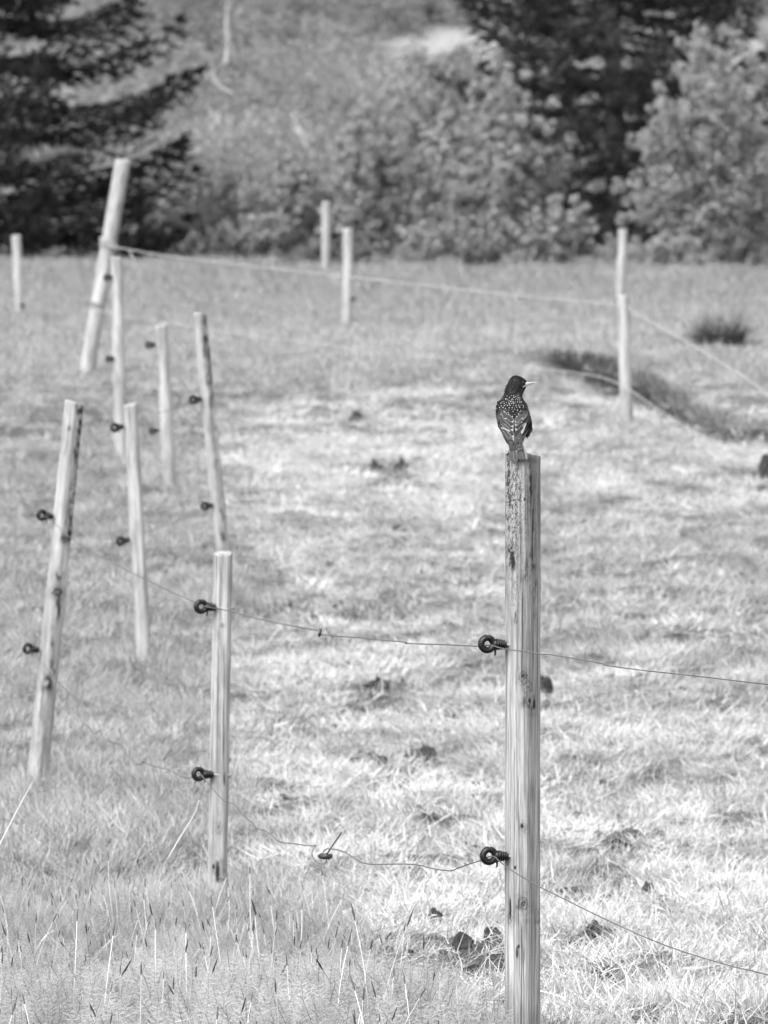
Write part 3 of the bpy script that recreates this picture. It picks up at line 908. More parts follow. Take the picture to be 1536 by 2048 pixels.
def feather(path, W, edge=.16, n=9, tip=.86, cup=.0, sharp=.55, inner_tone=0):
    """one feather along 'path' (world points); returns V,F4,idx: slot 0 vane, slot 1 pale margin, slot 2 shaft"""
    P = catmull(path, 6)
    t = np.linspace(0, 1, n)
    s = np.linspace(0, 1, len(P))
    C = np.stack([np.interp(t, s, P[:, k]) for k in range(3)], -1)
    T = np.gradient(C, axis=0); T /= np.linalg.norm(T, axis=1, keepdims=True)
    view = np.array([0, -1, 0.0])
    S = np.cross(T, view); S /= np.linalg.norm(S, axis=1, keepdims=True) + 1e-9
    w = W * np.minimum(1, .35 + t * 2.2) * np.sqrt(np.clip(1 - np.clip((t - sharp) / (1.001 - sharp), 0, 1) ** 2.2, 0, 1))
    cols = np.array([-1, -1 + edge, -.06, .06, 1 - edge, 1])
    V = C[:, None, :] + S[:, None, :] * (w[:, None] * cols[None])[:, :, None] + view * (cup * (1 - cols[None] ** 2) * np.ones((n, 1)))[:, :, None]
    m = len(cols)
    i = np.arange(n - 1)[:, None] * m; j = np.arange(m - 1)[None]
    F4 = np.stack([i + j, i + j + 1, i + m + j + 1, i + m + j], -1).reshape(-1, 4)
    idx = np.zeros((n - 1, m - 1), int)
    idx[:, 0] = 1; idx[:, -1] = 1
    idx[:, 2] = 2
    idx[np.where(t[1:] > tip)[0], :] = 1
    return V.reshape(-1, 3), F4, idx.ravel()


def sfeather(base, tipp, W, off, bow=0.0, name='wing_feather', parent=None, mats=None, **kw):
    b_, t_ = np.array(base, float), np.array(tipp, float)
    d = t_ - b_
    nrm = np.array([-d[1], d[0]]) / (np.linalg.norm(d) + 1e-9)
    path = []
    for q in (0, .33, .66, 1):
        p = b_ + d * q + nrm * bow * math.sin(math.pi * q)
        path.append(surf(p[0], p[1], off * (.6 + .4 * q)))
    V, F4, idx = feather(path, W * 1e-3, **kw)
    return bpart(name, V, F4, mats or (FEATH, EDGE, CULM), parent, idx)


# folded wings: a shell each, covered by feathers one by one
def wing(side):
    def mir(p):
        return p if side < 0 else (2 * 1027.5 - p[0], p[1])
    cl = [(1000, 812), (995, 826), (993.5, 840), (996, 853), (1004, 864), (1012, 874), (1020, 884), (1027, 892)]
    Vs = []
    ncol = 7
    for q in range(len(cl)):
        for k in range(ncol):
            f = k / (ncol - 1)
            inner = np.interp(q, [0, 3, 7], [1012, 1022, 1029])
            x = cl[q][0] + (inner - cl[q][0]) * f
            x, y = mir((x, cl[q][1]))
            Vs.append(surf(x, y, .8))
    nq = len(cl)
    i = np.arange(nq - 1)[:, None] * ncol; j = np.arange(ncol - 1)[None]
    F4 = np.stack([i + j, i + j + 1, i + ncol + j + 1, i + ncol + j], -1).reshape(-1, 4)
    w_ = bpart('wing', Vs, F4, (FEATH,))
    L = [  # base, tip, half width, layer, bow
        ((996, 852), (1024, 893), 4.2, 1.2, -3), ((998, 848), (1026, 888), 4.2, 1.7, -3), ((999, 846), (1028, 882), 4.4, 2.2, -4), ((999, 842), (1028, 875), 4.6, 2.7, -4),
        ((998, 838), (1026, 860.5), 5.4, 3.4, -5), ((1002, 834), (1026.5, 853), 5.2, 4.1, -4), ((1006, 829), (1026.5, 845), 5.0, 4.8, -3.5),
        ((994.5, 832), (1001, 848), 4.2, 4.3, -1), ((997, 826), (1006, 844), 4.6, 5.0, -1.5), ((1001, 822), (1012, 840), 5.0, 5.4, -1.5)]
    for (b_, t_, W, off, bow) in L:
        # margins are palest on the near wing coverts
        j1, j2 = random.uniform(-1.2, 1.2), random.uniform(-1.5, 1.5)
        pale = W > 4.9 or random.random() < .35
        mt = (FEATH if random.random() < .6 else FEATH2, EDGE if pale else FEATH2, BIRD_DARK)
        sfeather(mir((b_[0], b_[1] + j1)), mir((t_[0] - 1.0 + j1 * .5, t_[1] + j2)), W, off, (bow + j1) * (1 if side < 0 else -1), 'wing_feather', w_, mt, edge=.12, tip=.95 if pale else 2)
    return w_


wl_ = wing(-1)
wr_ = wing(1)
# a broad pale secondary on the right wing, and pale panel on the left
sfeather((1054, 838), (1042, 868), 3.2, 4.6, 1.5, 'wing_feather', wr_, (EDGE, EDGE, FEATH), edge=.2)
sfeather((1002, 855), (1020, 863), 1.6, 4.9, -1.0, 'wing_feather', wl_, (EDGE, EDGE, EDGE), edge=.2)

# dark ruffled flank feathers, right and left
fl = Geo()
flV, flF = [], []
cnt = 0


def flank(base, tip, W, y0, y1):
    global cnt
    path = [B(base[0], base[1], y0), B(base[0] * .6 + tip[0] * .4 + 1, base[1] * .6 + tip[1] * .4, y0 * .6 + y1 * .4), B(tip[0], tip[1], y1)]
    V, F4, _ = feather(path, W * 1e-3, n=6, sharp=.3)
    flV.append(V); flF.append(F4 + cnt); cnt += len(V)


for q in range(17):
    f = q / 16
    flank((1056 + 1.5 * math.sin(f * 3) + random.uniform(-1, 1), 828 + 28 * f), (1060.5 + 5 * math.sin(.5 + f * 2.3) - 11 * f ** 2 + random.uniform(-1.2, 1.2), 850 + 29 * f + random.uniform(-2, 2)), 2.1, -4 - 3 * f, -10 - 6 * f)
for q in range(14):
    f = q / 13
    flank((995 + 12 * f, 838 + 34 * f), (997 + 19 * f + random.uniform(-1.5, .5), 853 + 34 * f + random.uniform(-1, 2)), 2.0, 2 - 12 * f, -2 - 18 * f)
o = bpart('flank_feathers', np.concatenate(flV), np.concatenate(flF), (BIRD_DARK,)); o['kind'] = 'stuff'

# mantle: overlapping dark feathers with buff tips
mV, mF, mI, cnt2 = [], [], [], 0
for r_, py in enumerate(np.linspace(787, 839, 14)):
    xl, xr, hd, yc = slice_at(py)
    nf = int(np.interp(py, [787, 800, 825, 838], [8, 11, 9, 6]))
    lo, hi = np.interp(py, [787, 800, 828, 838], [.08, .03, .05, .2]), np.interp(py, [787, 800, 828, 838], [.86, .93, .93, .83])
    for k in range(nf):
        f = lo + (hi - lo) * (k + (.5 if r_ % 2 else .0) + random.uniform(-.22, .22)) / nf
        x = xl + (xr - xl) * f
        if py > 815 and random.random() < .12: continue
        y0 = py + random.uniform(-1.5, 1.5)
        ln = 5.6
        tx = x + (f - .5) * 2.0 * (1 if py < 812 else -2.4)
        off = 1.5 + .10 * (838 - py) * .1 + random.uniform(0, .5)
        path = [surf(x, y0, off * .4), surf((x + tx) / 2, y0 + ln / 2, off), surf(tx, y0 + ln, off + .7)]
        V, F4, idx = feather(path, 3.0e-3, n=7, edge=.01, tip=2, sharp=.4)
        mV.append(V); mF.append(F4 + cnt2); mI.append(np.zeros(len(F4), int)); cnt2 += len(V)
        sz = np.interp(py, [787, 800, 815, 838], [.6, .78, .72, .72]) * random.uniform(.5, 1.25)
        a_, b_ = surf(tx, y0 + ln - 2.6 * sz, off + 1.0), surf(tx + (f - .5), y0 + ln + .2, off + 1.2)
        V, F4, idx = feather([a_, (a_ + b_) / 2, b_], sz * 1e-3, n=5, edge=.01, tip=2, sharp=.4)
        mV.append(V); mF.append(F4 + cnt2); mI.append(np.ones(len(F4), int)); cnt2 += len(V)
o = bpart('mantle_feathers', np.concatenate(mV), np.concatenate(mF), (BIRD_DARK, SPOT), bird, np.concatenate(mI)); o['kind'] = 'stuff'

# short hackles on crown, cheek and nape, a few ruffled beyond the outline
hV, hF, hI, cnt3 = [], [], [], 0
HACK = simple_mat('hackle_grey', .025, .5, .4)
for q in range(300):
    py = random.uniform(752, 792)
    xl, xr, hd, yc = slice_at(py)
    f = random.uniform(.02, .9)
    x = xl + (xr - xl) * f
    dx, dy = -2.2 + 2.6 * f * .6, 2.6
    if py < 758: dx, dy = -3.2, .6
    path = [surf(x, py, .1), surf(x + dx * .5, py + dy * .5, .8), surf(x + dx, py + dy, 1.0)]
    V, F4, idx = feather(path, .55e-3, n=5, edge=.01, tip=2, sharp=.2)
    hV.append(V); hF.append(F4 + cnt3); hI.append(np.full(len(F4), 1 if random.random() < .22 else 0)); cnt3 += len(V)
for (x, y, tx, ty) in ((1031, 753, 1027, 750.5), (1028, 754, 1023.5, 752.5), (1034, 752.5, 1030, 749.8), (1038, 753, 1033, 751), (1012, 776, 1008.6, 780), (1011, 781, 1007.2, 785), (1009.5, 786, 1006, 790), (1008, 791, 1003.5, 794), (1014, 770, 1011, 774)):
    P = [B(x, y, 3), B((x + tx) / 2, (y + ty) / 2, 2), B(tx, ty, 2)]
    V, F4, idx = feather(P, .8e-3, n=5, edge=.01, tip=2, sharp=.1)
    hV.append(V); hF.append(F4 + cnt3); hI.append(np.zeros(len(F4), int)); cnt3 += len(V)
o = bpart('head_feathers', np.concatenate(hV), np.concatenate(hF), (BIRD_DARK, HACK), bird, np.concatenate(hI)); o['kind'] = 'stuff'

# tail: feathers fanned over the top of the post
for q, (bx, by, tx, ty, W, off) in enumerate(((1023, 880, 1026, 926, 4.0, -46), (1026, 882, 1031, 924, 3.8, -47.5), (1030, 882, 1040.5, 919.5, 4.0, -47), (1033, 882, 1044, 918.5, 3.6, -46), (1040, 878, 1048, 919, 3.6, -45.5), (1041.5, 876, 1053, 918.5, 2.6, -44.5), (1021, 884, 1021.5, 922, 2.6, -44.5))):
    pth = [B(bx, by, off + 10), B((bx + tx) / 2, (by + ty) / 2, off + 2), B(tx, ty, off)]
    V, F4, idx = feather(pth, W * 1e-3, n=10, edge=.14, tip=2, sharp=.8)
    bpart('tail_feather', V, F4, (FEATH2, (EDGE if q in (1, 3, 4) else FEATH2), BIRD_DARK) if q != 5 else (EDGE, FEATH2, FEATH2), bird, idx)
# rump coverts between the wing tips and the tail
cV, cF, cI, cc = [], [], [], 0
for q in range(46):
    x, y = random.uniform(1017, 1043), random.uniform(866, 893)
    y1 = y + random.uniform(7, 11)
    off = -34 - (y - 866) * .42
    P = [B(x, y, off), B(x, (y + y1) / 2, off - 3.6), B(x + random.uniform(-1, 1), y1, off - 5.2)]
    V, F4, idx = feather(P, 2.0e-3, n=6, edge=.12, tip=.8 if random.random() < .45 else 2, sharp=.4)
    cV.append(V); cF.append(F4 + cc); cI.append(idx if random.random() < .5 else idx * 0); cc += len(V)
o = bpart('rump_feathers', np.concatenate(cV), np.concatenate(cF), (FEATH, EDGE, BIRD_DARK), bird, np.concatenate(cI)); o['kind'] = 'stuff'


def bill(path, rads, mat, name, parent):
    P = np.array([B(*p) for p in path])
    V, F3, F4 = tube_arrays(catmull(P, 4), np.interp(np.linspace(0, 1, 4 * (len(P) - 1) + 1), np.linspace(0, 1, len(P)), np.array(rads) * 1e-3), 12)
    return bpart(name, V, [F4, F3], (mat,), parent)


bill([(1048, 769.0, -1), (1054, 767.2, -2), (1061, 766.0, -2), (1068, 765.2, -2), (1075.5, 764.6, -2)], (3.2, 3.4, 2.5, 1.7, .4), HORN, 'bill', bird)
bill([(1045, 774.0, -7), (1051, 771.5, -4), (1058, 769.3, -2.5), (1064, 767.6, -2), (1070, 766.0, -2)], (1.5, 2.0, 1.6, 1.0, .3), simple_mat('lower_bill', .20, .45, .5), 'lower_bill', bird)
bill([(1050, 765.0, -1), (1055, 763.8, -2), (1062, 763.4, -2), (1070, 763.5, -2)], (1.0, .9, .8, .4), CULM, 'bill_ridge', bird)
# eye
t = np.linspace(0, math.pi, 9)
V, F4 = lathe([(-.0019 * math.cos(a), .0019 * math.sin(a)) for a in t], 14)
bpart('eye', V + surf(1045.5, 765.5, .0) + np.array([0, .0006, 0]), F4, (EYE,))
# legs: shank, three toes forward, one back, curled on the cut top of the post
TOPZ = 907.0


def leg(x, y0):
    P = [B(x + 3, 884, y0 + 8), B(x + 2.5, 893, y0 + 6), B(x + 1, 900, y0 + 2), B(x, 906, y0)]
    V, F3, F4 = tube_arrays(catmull(P, 5), np.interp(np.linspace(0, 1, 16), [0, .4, 1], [.0042, .0018, .0014]), 8)
    lg = bpart('leg', V, [F4, F3], (LEG,))
    for (dx, dy) in ((-8, 7), (0, 12), (7, 8), (-2, -9)):
        Q = [B(x, 905.8, y0), B(x + dx * .5, 904.2, y0 + dy * .5), B(x + dx * .85, 905.0, y0 + dy * .85), B(x + dx * 1.1, 907.5, y0 + dy * 1.1)]
        V, F3, F4 = tube_arrays(catmull(Q, 4), np.linspace(.0014, .0005, 13), 7)
        bpart('toe', V, [F4, F3], (LEG,), lg)


leg(1015.5, -18)
leg(1039, -12)

# ------------------------------------------------------------------ grass
SRC = {}


def blades(count, rad, Lr, wr, lean, curve, seed, nseg=4, flat=0.0, tipbv=0.0):
    r_ = np.random.default_rng(seed)
    G = Geo(); bv = []
    for _ in range(count):
        a = r_.uniform(0, 2 * math.pi); rr = rad * math.sqrt(r_.uniform())
        p = np.array([rr * math.cos(a), rr * math.sin(a), 0])
        az = a + r_.normal(0, 1.0)
        th = abs(r_.normal(lean[0], lean[1]))
        Ln = r_.uniform(*Lr); w = r_.uniform(*wr)
        cv = r_.uniform(*curve) / nseg
        side = np.array([-math.sin(az), math.cos(az), 0])
        tw = r_.uniform(-.9, .9)
        V = []
        for k in range(nseg + 1):
            f = k / nseg
            d = np.array([math.sin(th) * math.cos(az), math.sin(th) * math.sin(az), math.cos(th)])
            s = side * math.cos(tw) + np.cross(d, side) * math.sin(tw)
            ww = w * (1 - f ** 1.6) + .0002
            V += [p - s * ww / 2, p + s * ww / 2]
            p = p + d * Ln / nseg
            p[2] = max(p[2], .004 + flat * r_.uniform())
            th += cv
            az += r_.normal(0, .12)
        F4 = [(2 * k, 2 * k + 1, 2 * k + 3, 2 * k + 2) for k in range(nseg)]
        G.add(V, None, F4)
        bv += [r_.uniform()] * len(V)
    return G, bv


def src(coll, name, G, bv, mat):
    me = G.mesh(name, (mat,))
    fattr(me, 'bv', bv)
    o = bpy.data.objects.new(name, me)
    if coll not in SRC:
        SRC[coll] = bpy.data.collections.new(coll)
    SRC[coll].objects.link(o)
    return o


def scatter(name, coll, P, idx, rot, scl, tone, label, cat):
    me = bpy.data.meshes.new(name)
    me.vertices.add(len(P))
    me.vertices.foreach_set('co', np.asarray(P, np.float32).ravel())
    fattr(me, 'idx', idx, 'INT')
    fattr(me, 'rot', rot, 'FLOAT_VECTOR')
    fattr(me, 'scl', scl, 'FLOAT_VECTOR')
    fattr(me, 'tone', tone)
    o = obj(name, me)
    ng = bpy.data.node_groups.new(name, 'GeometryNodeTree')
    ng.interface.new_socket('Geometry', in_out='INPUT', socket_type='NodeSocketGeometry')
    ng.interface.new_socket('Geometry', in_out='OUTPUT', socket_type='NodeSocketGeometry')
    n_, l_ = ng.nodes, ng.links
    gi, go = n_.new('NodeGroupInput'), n_.new('NodeGroupOutput')
    ci = n_.new('GeometryNodeCollectionInfo')
    ci.inputs['Collection'].default_value = SRC[coll]
    ci.inputs['Separate Children'].default_value = True
    ci.inputs['Reset Children'].default_value = True
    ip = n_.new('GeometryNodeInstanceOnPoints')
    ip.inputs['Pick Instance'].default_value = True

    def na(nm, typ):
        x = n_.new('GeometryNodeInputNamedAttribute')
        x.data_type = typ
        x.inputs['Name'].default_value = nm
        return x.outputs['Attribute']
    er = n_.new('FunctionNodeEulerToRotation')
    l_.new(gi.outputs[0], ip.inputs['Points'])
    l_.new(ci.outputs[0], ip.inputs['Instance'])
    l_.new(na('idx', 'INT'), ip.inputs['Instance Index'])
    l_.new(na('rot', 'FLOAT_VECTOR'), er.inputs[0])
    l_.new(er.outputs[0], ip.inputs['Rotation'])
    l_.new(na('scl', 'FLOAT_VECTOR'), ip.inputs['Scale'])
    l_.new(ip.outputs[0], go.inputs[0])
    md = o.modifiers.new('scatter', 'NODES')
    md.node_group = ng
    tag(o, label, cat, kind='stuff')
    return o


STRAW = blade_mat('straw_blades', .22, .63, .3)
GREEN = blade_mat('green_blades', .27, .64, .35)
for q in range(6):
    src('straw_tufts', 'straw_tuft_%d' % q, *blades(90, .085, (.015, .070), (.0014, .0030), (1.25, .36), (-.6, .9), 100 + q, 3), STRAW)
for q in range(4):
    src('green_tufts', 'green_tuft_%d' % q, *blades(34, .05, (.08, .19), (.002, .0042), (.28, .2), (.1, 1.0), 200 + q), GREEN)
for q in range(3):
    src('far_tufts', 'far_tuft_%d' % q, *blades(26, .16, (.10, .24), (.008, .016), (.45, .3), (.1, 1.2), 300 + q, 3), GREEN)


def band(D0, D1, per_m2, margin=.35):
    """random points on the ground in view between two distances"""
    y0, y1 = D0 * 12.5, D1 * 12.5
    hw0, hw1 = .77 * D0 + margin, .77 * D1 + margin
    area = (hw0 + hw1) * (y1 - y0)
    N = int(area * per_m2)
    Y = rng.uniform(y0, y1, int(N * 1.3)); X = rng.uniform(-hw1, hw1, len(Y))
    k = np.abs(X) < .77 * Y / 12.5 + margin
    return X[k], Y[k]


def keep(X, Y, extra=.06):
    k = np.ones(len(X), bool)
    for (p, D, w, h, lab) in CP:
        rx = w * .4e-3 * D + extra * .5
        k &= ((X - p.x) / rx) ** 2 + ((Y - p.y + .3) / (.38 * D)) ** 2 > 1
    return k | (rng.uniform(0, 1, len(X)) < .42)


def tall_zone(X, Y, Z):
    """the ungrazed strip along and in front of the fence"""
    u, v, D = proj(X, Y, Z)
    lim = np.interp(v, [1500, 1700, 1850, 1960, 2080, 2400], [380, 470, 540, 740, 900, 980])
    return sstep(-130, 110, lim - u + 220 * (fbm(X * 4, Y * .8, 2, 61) - .5)) * sstep(1760, 1880, v)


def emit(name, coll, nvar, X, Y, scl, tone, label, cat, tilt=.15, sink=.01):
    Z = ground(X, Y)
    N = len(X)
    rot = np.stack([rng.normal(0, tilt, N), rng.normal(0, tilt, N), rng.uniform(0, 6.283, N)], -1)
    S = scl if np.ndim(scl) == 2 else np.repeat(np.asarray(scl)[:, None], 3, 1)
    return scatter(name, coll, np.stack([X, Y, Z - sink], -1), rng.integers(0, nvar, N), rot, S, tone, label, cat)


# straw mat
bX, bY = [], []
for (a, b_, d) in ((.80, 1.02, 330), (1.02, 1.3, 430), (1.3, 1.9, 290), (1.9, 2.7, 160), (2.7, 3.4, 50)):
    x, y = band(a, b_, d); bX.append(x); bY.append(y)
X, Y = np.concatenate(bX), np.concatenate(bY)
Z = ground(X, Y); dr = dryness(X, Y, Z)
k = (rng.uniform(0, 1, len(X)) < .25 + .9 * dr) & keep(X, Y) & (rng.uniform(0, 1, len(X)) > .8 * tall_zone(X, Y, Z)) & (rng.uniform(0, 1, len(X)) > .62 * gaps(X, Y, Z)) & (rng.uniform(0, 1, len(X)) > bank_mask(X, Y))
X, Y, dr = X[k], Y[k], dr[k]
emit('dry_grass', 'straw_tufts', 6, X, Y, rng.uniform(.6, 1.35, len(X)) * (1 + .12 * (Y / 12.5 - 1)), np.clip(dr * 1.05 + rng.normal(0, .12, len(X)), 0, 1), 'matted bleached straw covering the trampled pasture', 'dry grass')
nst = len(X)
# green sward
bX, bY = [], []
for (a, b_, d) in ((.80, 1.02, 330), (1.02, 1.3, 330), (1.3, 1.9, 250), (1.9, 2.7, 150), (2.7, 3.4, 60)):
    x, y = band(a, b_, d); bX.append(x); bY.append(y)
X, Y = np.concatenate(bX), np.concatenate(bY)
Z = ground(X, Y); dr = dryness(X, Y, Z)
k = (rng.uniform(0, 1, len(X)) < 1.06 - 1.5 * dr) & keep(X, Y) & (rng.uniform(0, 1, len(X)) > .35 * gaps(X, Y, Z)) & (rng.uniform(0, 1, len(X)) > .75 * bank_mask(X, Y))
X, Y, dr = X[k], Y[k], dr[k]
emit('green_grass', 'green_tufts', 4, X, Y, (rng.uniform(.55, 1.0, len(X)) * (1 + .15 * (Y / 12.5 - 1)) * (1 - .35 * dr))[:, None] * np.stack([np.ones(len(X)), np.ones(len(X)), (.92 - .42 * sstep(12.2, 13.6, Y)) * (1 - .3 * sstep(19, 30, Y))], -1), np.clip(.38 + dr * .6 + rng.normal(0, .12, len(X)), 0, 1), 'green upright grass growing along the fence', 'grass')
ngr = len(X)
# longer tufts left standing round the foot of every post
bx, by = [], []
for (px, py, D) in ((433, 1842, 1.265), (70, 1610, 1.58), (287, 1290, 1.87), (455, 1200, 2.0), (342, 1030, 2.47), (241, 860, 2.62), (172, 752, 3.16), (1255, 880, 2.75), (41, 650, 4.8), (695, 670, 4.4)):
    p = at(px, py, D)
    for q in range(16):
        a = random.uniform(0, 6.283); rr = random.uniform(.05, .17)
        bx.append(p.x + rr * math.cos(a)); by.append(p.y + rr * math.sin(a))
X, Y = np.array(bx), np.array(by)
emit('post_foot_grass', 'green_tufts', 4, X, Y, np.stack([np.full(len(X), .8), np.full(len(X), .8), rng.uniform(.4, .85, len(X))], -1), rng.uniform(.25, .75, len(X)), 'longer grass left standing round the feet of the posts', 'grass')
# far pasture
bX, bY = [], []
for (a, b_, d) in ((3.1, 4.2, 95), (4.2, 5.5, 55), (5.5, 7.3, 28)):
    x, y = band(a, b_, d, 1.0); bX.append(x); bY.append(y)
X, Y = np.concatenate(bX), np.concatenate(bY)
Z = ground(X, Y); dr = dryness(X, Y, Z)
emit('far_grass', 'far_tufts', 3, X, Y, (rng.uniform(.6, 1.1, len(X)) * (Y / 45))[:, None] * np.array([.62, .62, .46]), np.clip(.08 + dr * .9 + rng.normal(0, .05, len(X)), 0, 1), 'short grass of the far pasture below the trees', 'grass')
nfar = len(X)

# horsetail: jointed stems with whorls of thin branches, in the near ungrazed strip
def horsetail(seed):
    r_ = np.random.default_rng(seed)
    G = Geo(); bv = []
    for s in range(3):
        H = r_.uniform(.12, .22)
        bx, by = r_.normal(0, .03, 2)
        lx, ly = r_.normal(0, .10, 2)
        P = np.array([[bx + lx * t * t * H * 2, by + ly * t * t * H * 2, H * t] for t in np.linspace(0, 1, 6)])
        V, F3, F4 = tube_arrays(P, np.linspace(.0013, .0006, 6), 4, False)
        G.add(V, None, F4); bv += [.15] * len(V)
        nn = int(H / .0105)
        for q in range(3, nn):
            t = q / nn
            c = np.array([np.interp(t, np.linspace(0, 1, 6), P[:, k]) for k in range(3)])
            Lb = .013 * math.sin(math.pi * min(1, .25 + .75 * (1 - t) + .02)) * r_.uniform(.8, 1.2) + .004
            for w_ in range(9):
                a = w_ / 9 * 6.283 + r_.uniform(0, .5)
                d = np.array([math.cos(a), math.sin(a), r_.uniform(.1, .9)])
                e = c + d * Lb
                s_ = np.array([0, 0, .00055])
                G.add([c - s_, c + s_, e + s_ * .4, e - s_ * .4], None, [(0, 1, 2, 3)])
                bv += [r_.uniform(.45, 1)] * 4
    return G, bv


HT = blade_mat('horsetail_green', .22, .52, .3)
for q in range(4):
    G, bv = horsetail(400 + q)
    src('horsetail_stems', 'horsetail_stem_%d' % q, G, bv, HT)
x, y = band(.80, 1.30, 420)
Z = ground(x, y)
k = rng.uniform(0, 1, len(x)) < tall_zone(x, y, Z) * 1.0
x, y = x[k], y[k]
emit('horsetail', 'horsetail_stems', 4, x, y, (rng.uniform(.75, 1.1, len(x)) * (1 - .45 * sstep(12.2, 14.0, y)))[:, None] * np.array([1, 1, .85]), np.clip(fbm(x * 6, y * 2, 3, 71) * 1.3 - .1 + rng.normal(0, .2, len(x)), 0, 1), 'feathery horsetail filling the near left corner', 'horsetail', tilt=.1)
nht = len(x)

# foxtail stalks with dark heads
def foxtail(seed):
    r_ = np.random.default_rng(seed)
    G = Geo(); bv = []
    H = r_.uniform(.22, .30); lean = r_.normal(0, .16); az = r_.uniform(0, 6.28)
    t = np.linspace(0, 1, 7)
    P = np.stack([np.cos(az) * lean * H * t ** 2, np.sin(az) * lean * H * t ** 2, H * t], -1)
    V, F3, F4 = tube_arrays(P, .0008, 4, False)
    G.add(V, None, F4); bv += [1.0] * len(V)
    d = P[-1] - P[-2]; d /= np.linalg.norm(d)
    hl = r_.uniform(.016, .042)
    Q = np.array([P[-1] + d * hl * s for s in np.linspace(-.02, 1, 7)])
    V, F3, F4 = tube_arrays(Q, np.array([.0006, .0015, .0020, .0019, .0016, .0012, .0003]), 6)
    G.add(V + r_.normal(0, .0003, V.shape), F3, F4); bv += [0.0] * len(V)
    return G, bv


FX = blade_mat('foxtail_stalk', .02, .13, .1)
m_, nn, ll, _b = FX, FX.node_tree.nodes, FX.node_tree.links, None
for nd in nn:
    if nd.type == 'MAP_RANGE' and abs(nd.inputs[4].default_value - 1.35) < 1e-4:
        nd.inputs[3].default_value = 1.0; nd.inputs[4].default_value = 8.0
for q in range(6):
    G, bv = foxtail(500 + q)
    src('foxtail_stalks', 'foxtail_stalk_%d' % q, G, bv, FX)
x, y = band(.88, 1.24, 55)
Z = ground(x, y)
k = rng.uniform(0, 1, len(x)) < tall_zone(x, y, Z)
x, y = x[k], y[k]
emit('foxtail_grass', 'foxtail_stalks', 6, x, y, rng.uniform(.6, .95, len(x)) * (1 - .3 * sstep(12.4, 14.0, y)), rng.uniform(0, 1, len(x)), 'foxtail grass with dark spiky heads standing in the near horsetail', 'foxtail grass', tilt=.14)
nfx = len(x)

# pale curled dead leaves caught among the horsetail
DEADL = blade_mat('dead_leaf_blades', .35, .6, .2)
for q in range(3):
    src('dead_leaves', 'dead_leaf_%d' % q, *blades(4, .02, (.10, .24), (.002, .004), (.35, .25), (.6, 2.6), 900 + q, 7), DEADL)
x, y = band(.88, 1.25, 6)
Z = ground(x, y)
k = rng.uniform(0, 1, len(x)) < tall_zone(x, y, Z)
x, y = x[k], y[k]
emit('dead_grass_leaves', 'dead_leaves', 3, x, y, rng.uniform(.7, 1.1, len(x)), rng.uniform(0, 1, len(x)), 'pale curled dead grass leaves among the horsetail', 'dry grass', tilt=.2)

# single pale dead stalks
STALK = simple_mat('dead_stalk', .5, .8, .2)
for pts, lab in ((((-20, 1730, .93), (10, 1668, .95), (40, 1610, .97), (66, 1562, .99)), 'long pale dead stalk leaning across the left edge'),
                 (((335, 1718, 1.12), (362, 1672, 1.12), (388, 1630, 1.12), (398, 1600, 1.12)), 'pale dead stalk leaning right beside the slim square topped post'),
                 (((250, 1668, 1.3), (225, 1640, 1.3), (192, 1604, 1.3)), 'short pale dead stalk leaning left in the green grass')):
    P = catmull([tuple(at(*p)) for p in pts], 5)
    V, F3, F4 = tube_arrays(P, np.linspace(.0017, .0008, len(P)), 6)
    o = obj('dead_stalk', mesh_np('dead_stalk', V, [F4, F3], True, (STALK,)))
    tag(o, lab, 'dead stalk', 'pale dead stalks')

# rushes: pale upright clumps along the far edge of the sward
RUSH = leaf_mat('pale_rush', .44, .3)
for q, (px, py, hpx, lab) in enumerate(((1382, 690, 70, 'tall pale rush clump left of the dark tussock'), (868, 700, 70, 'pale rush clump above the bird post, left'), (1185, 722, 70, 'pale rush clump left of the post at the bank'), (735, 738, 60, 'low pale rush clump below the bright far post'), (690, 780, 50, 'low pale rush clump on the edge of the bleached strip'), (990, 690, 50, 'faint pale rush clump behind the bird'))):
    p, D = locate(px, py)
    G, bv = blades(34, .10 + .03 * (q == 0), (hpx * .9e-3 * D, hpx * 1.7e-3 * D), (.004, .008), (.16, .12), (.0, .5), 600 + q)
    me = G.mesh('rush_clump', (RUSH,)); fattr(me, 'bv', bv)
    o = obj('rush_clump', me); o.location = (p.x, p.y, p.z - .01)
    tag(o, lab, 'rush clump', 'pale rush clumps')
TUSS = leaf_mat('dark_tussock', .075, .25)
p, D = locate(1442, 706)
G, bv = blades(700, .13, (.18, .38), (.005, .010), (.6, .42), (.1, .9), 640)
me = G.mesh('grass_tussock', (TUSS,)); fattr(me, 'bv', bv)
o = obj('grass_tussock', me); o.location = (p.x, p.y, p.z)
tag(o, 'dark rounded tussock near the right edge above the bank', 'tussock')
# growth on the face of the bank, its shade painted into the colour
bX = rng.uniform(.6, 3.0, 1500); off = rng.uniform(-.1, .6, 1500)
bYY = np.interp(bX, BX, BY) + off
k = rng.uniform(0, 1, 1500) < np.interp(bX, BX, BH) / .14 * sstep(.3, .6, fbm(bX * 4, off * 2, 2, 3))
BANKG = blade_mat('bank_growth_shaded', .07, .30, .25)
for q in range(2):
    src('bank_tufts', 'bank_tuft_%d' % q, *blades(26, .09, (.06, .15), (.005, .010), (.6, .35), (.2, 1.4), 660 + q, 3), BANKG)
emit('bank_grass', 'bank_tufts', 2, bX[k], bYY[k], rng.uniform(.45, .9, k.sum()), np.clip(sstep(1.2, 2.0, bX[k]) * .7 + rng.normal(.05, .2, k.sum()), 0, 1), 'short growth on the steep face of the bank, shade painted into its dark colour', 'grass')

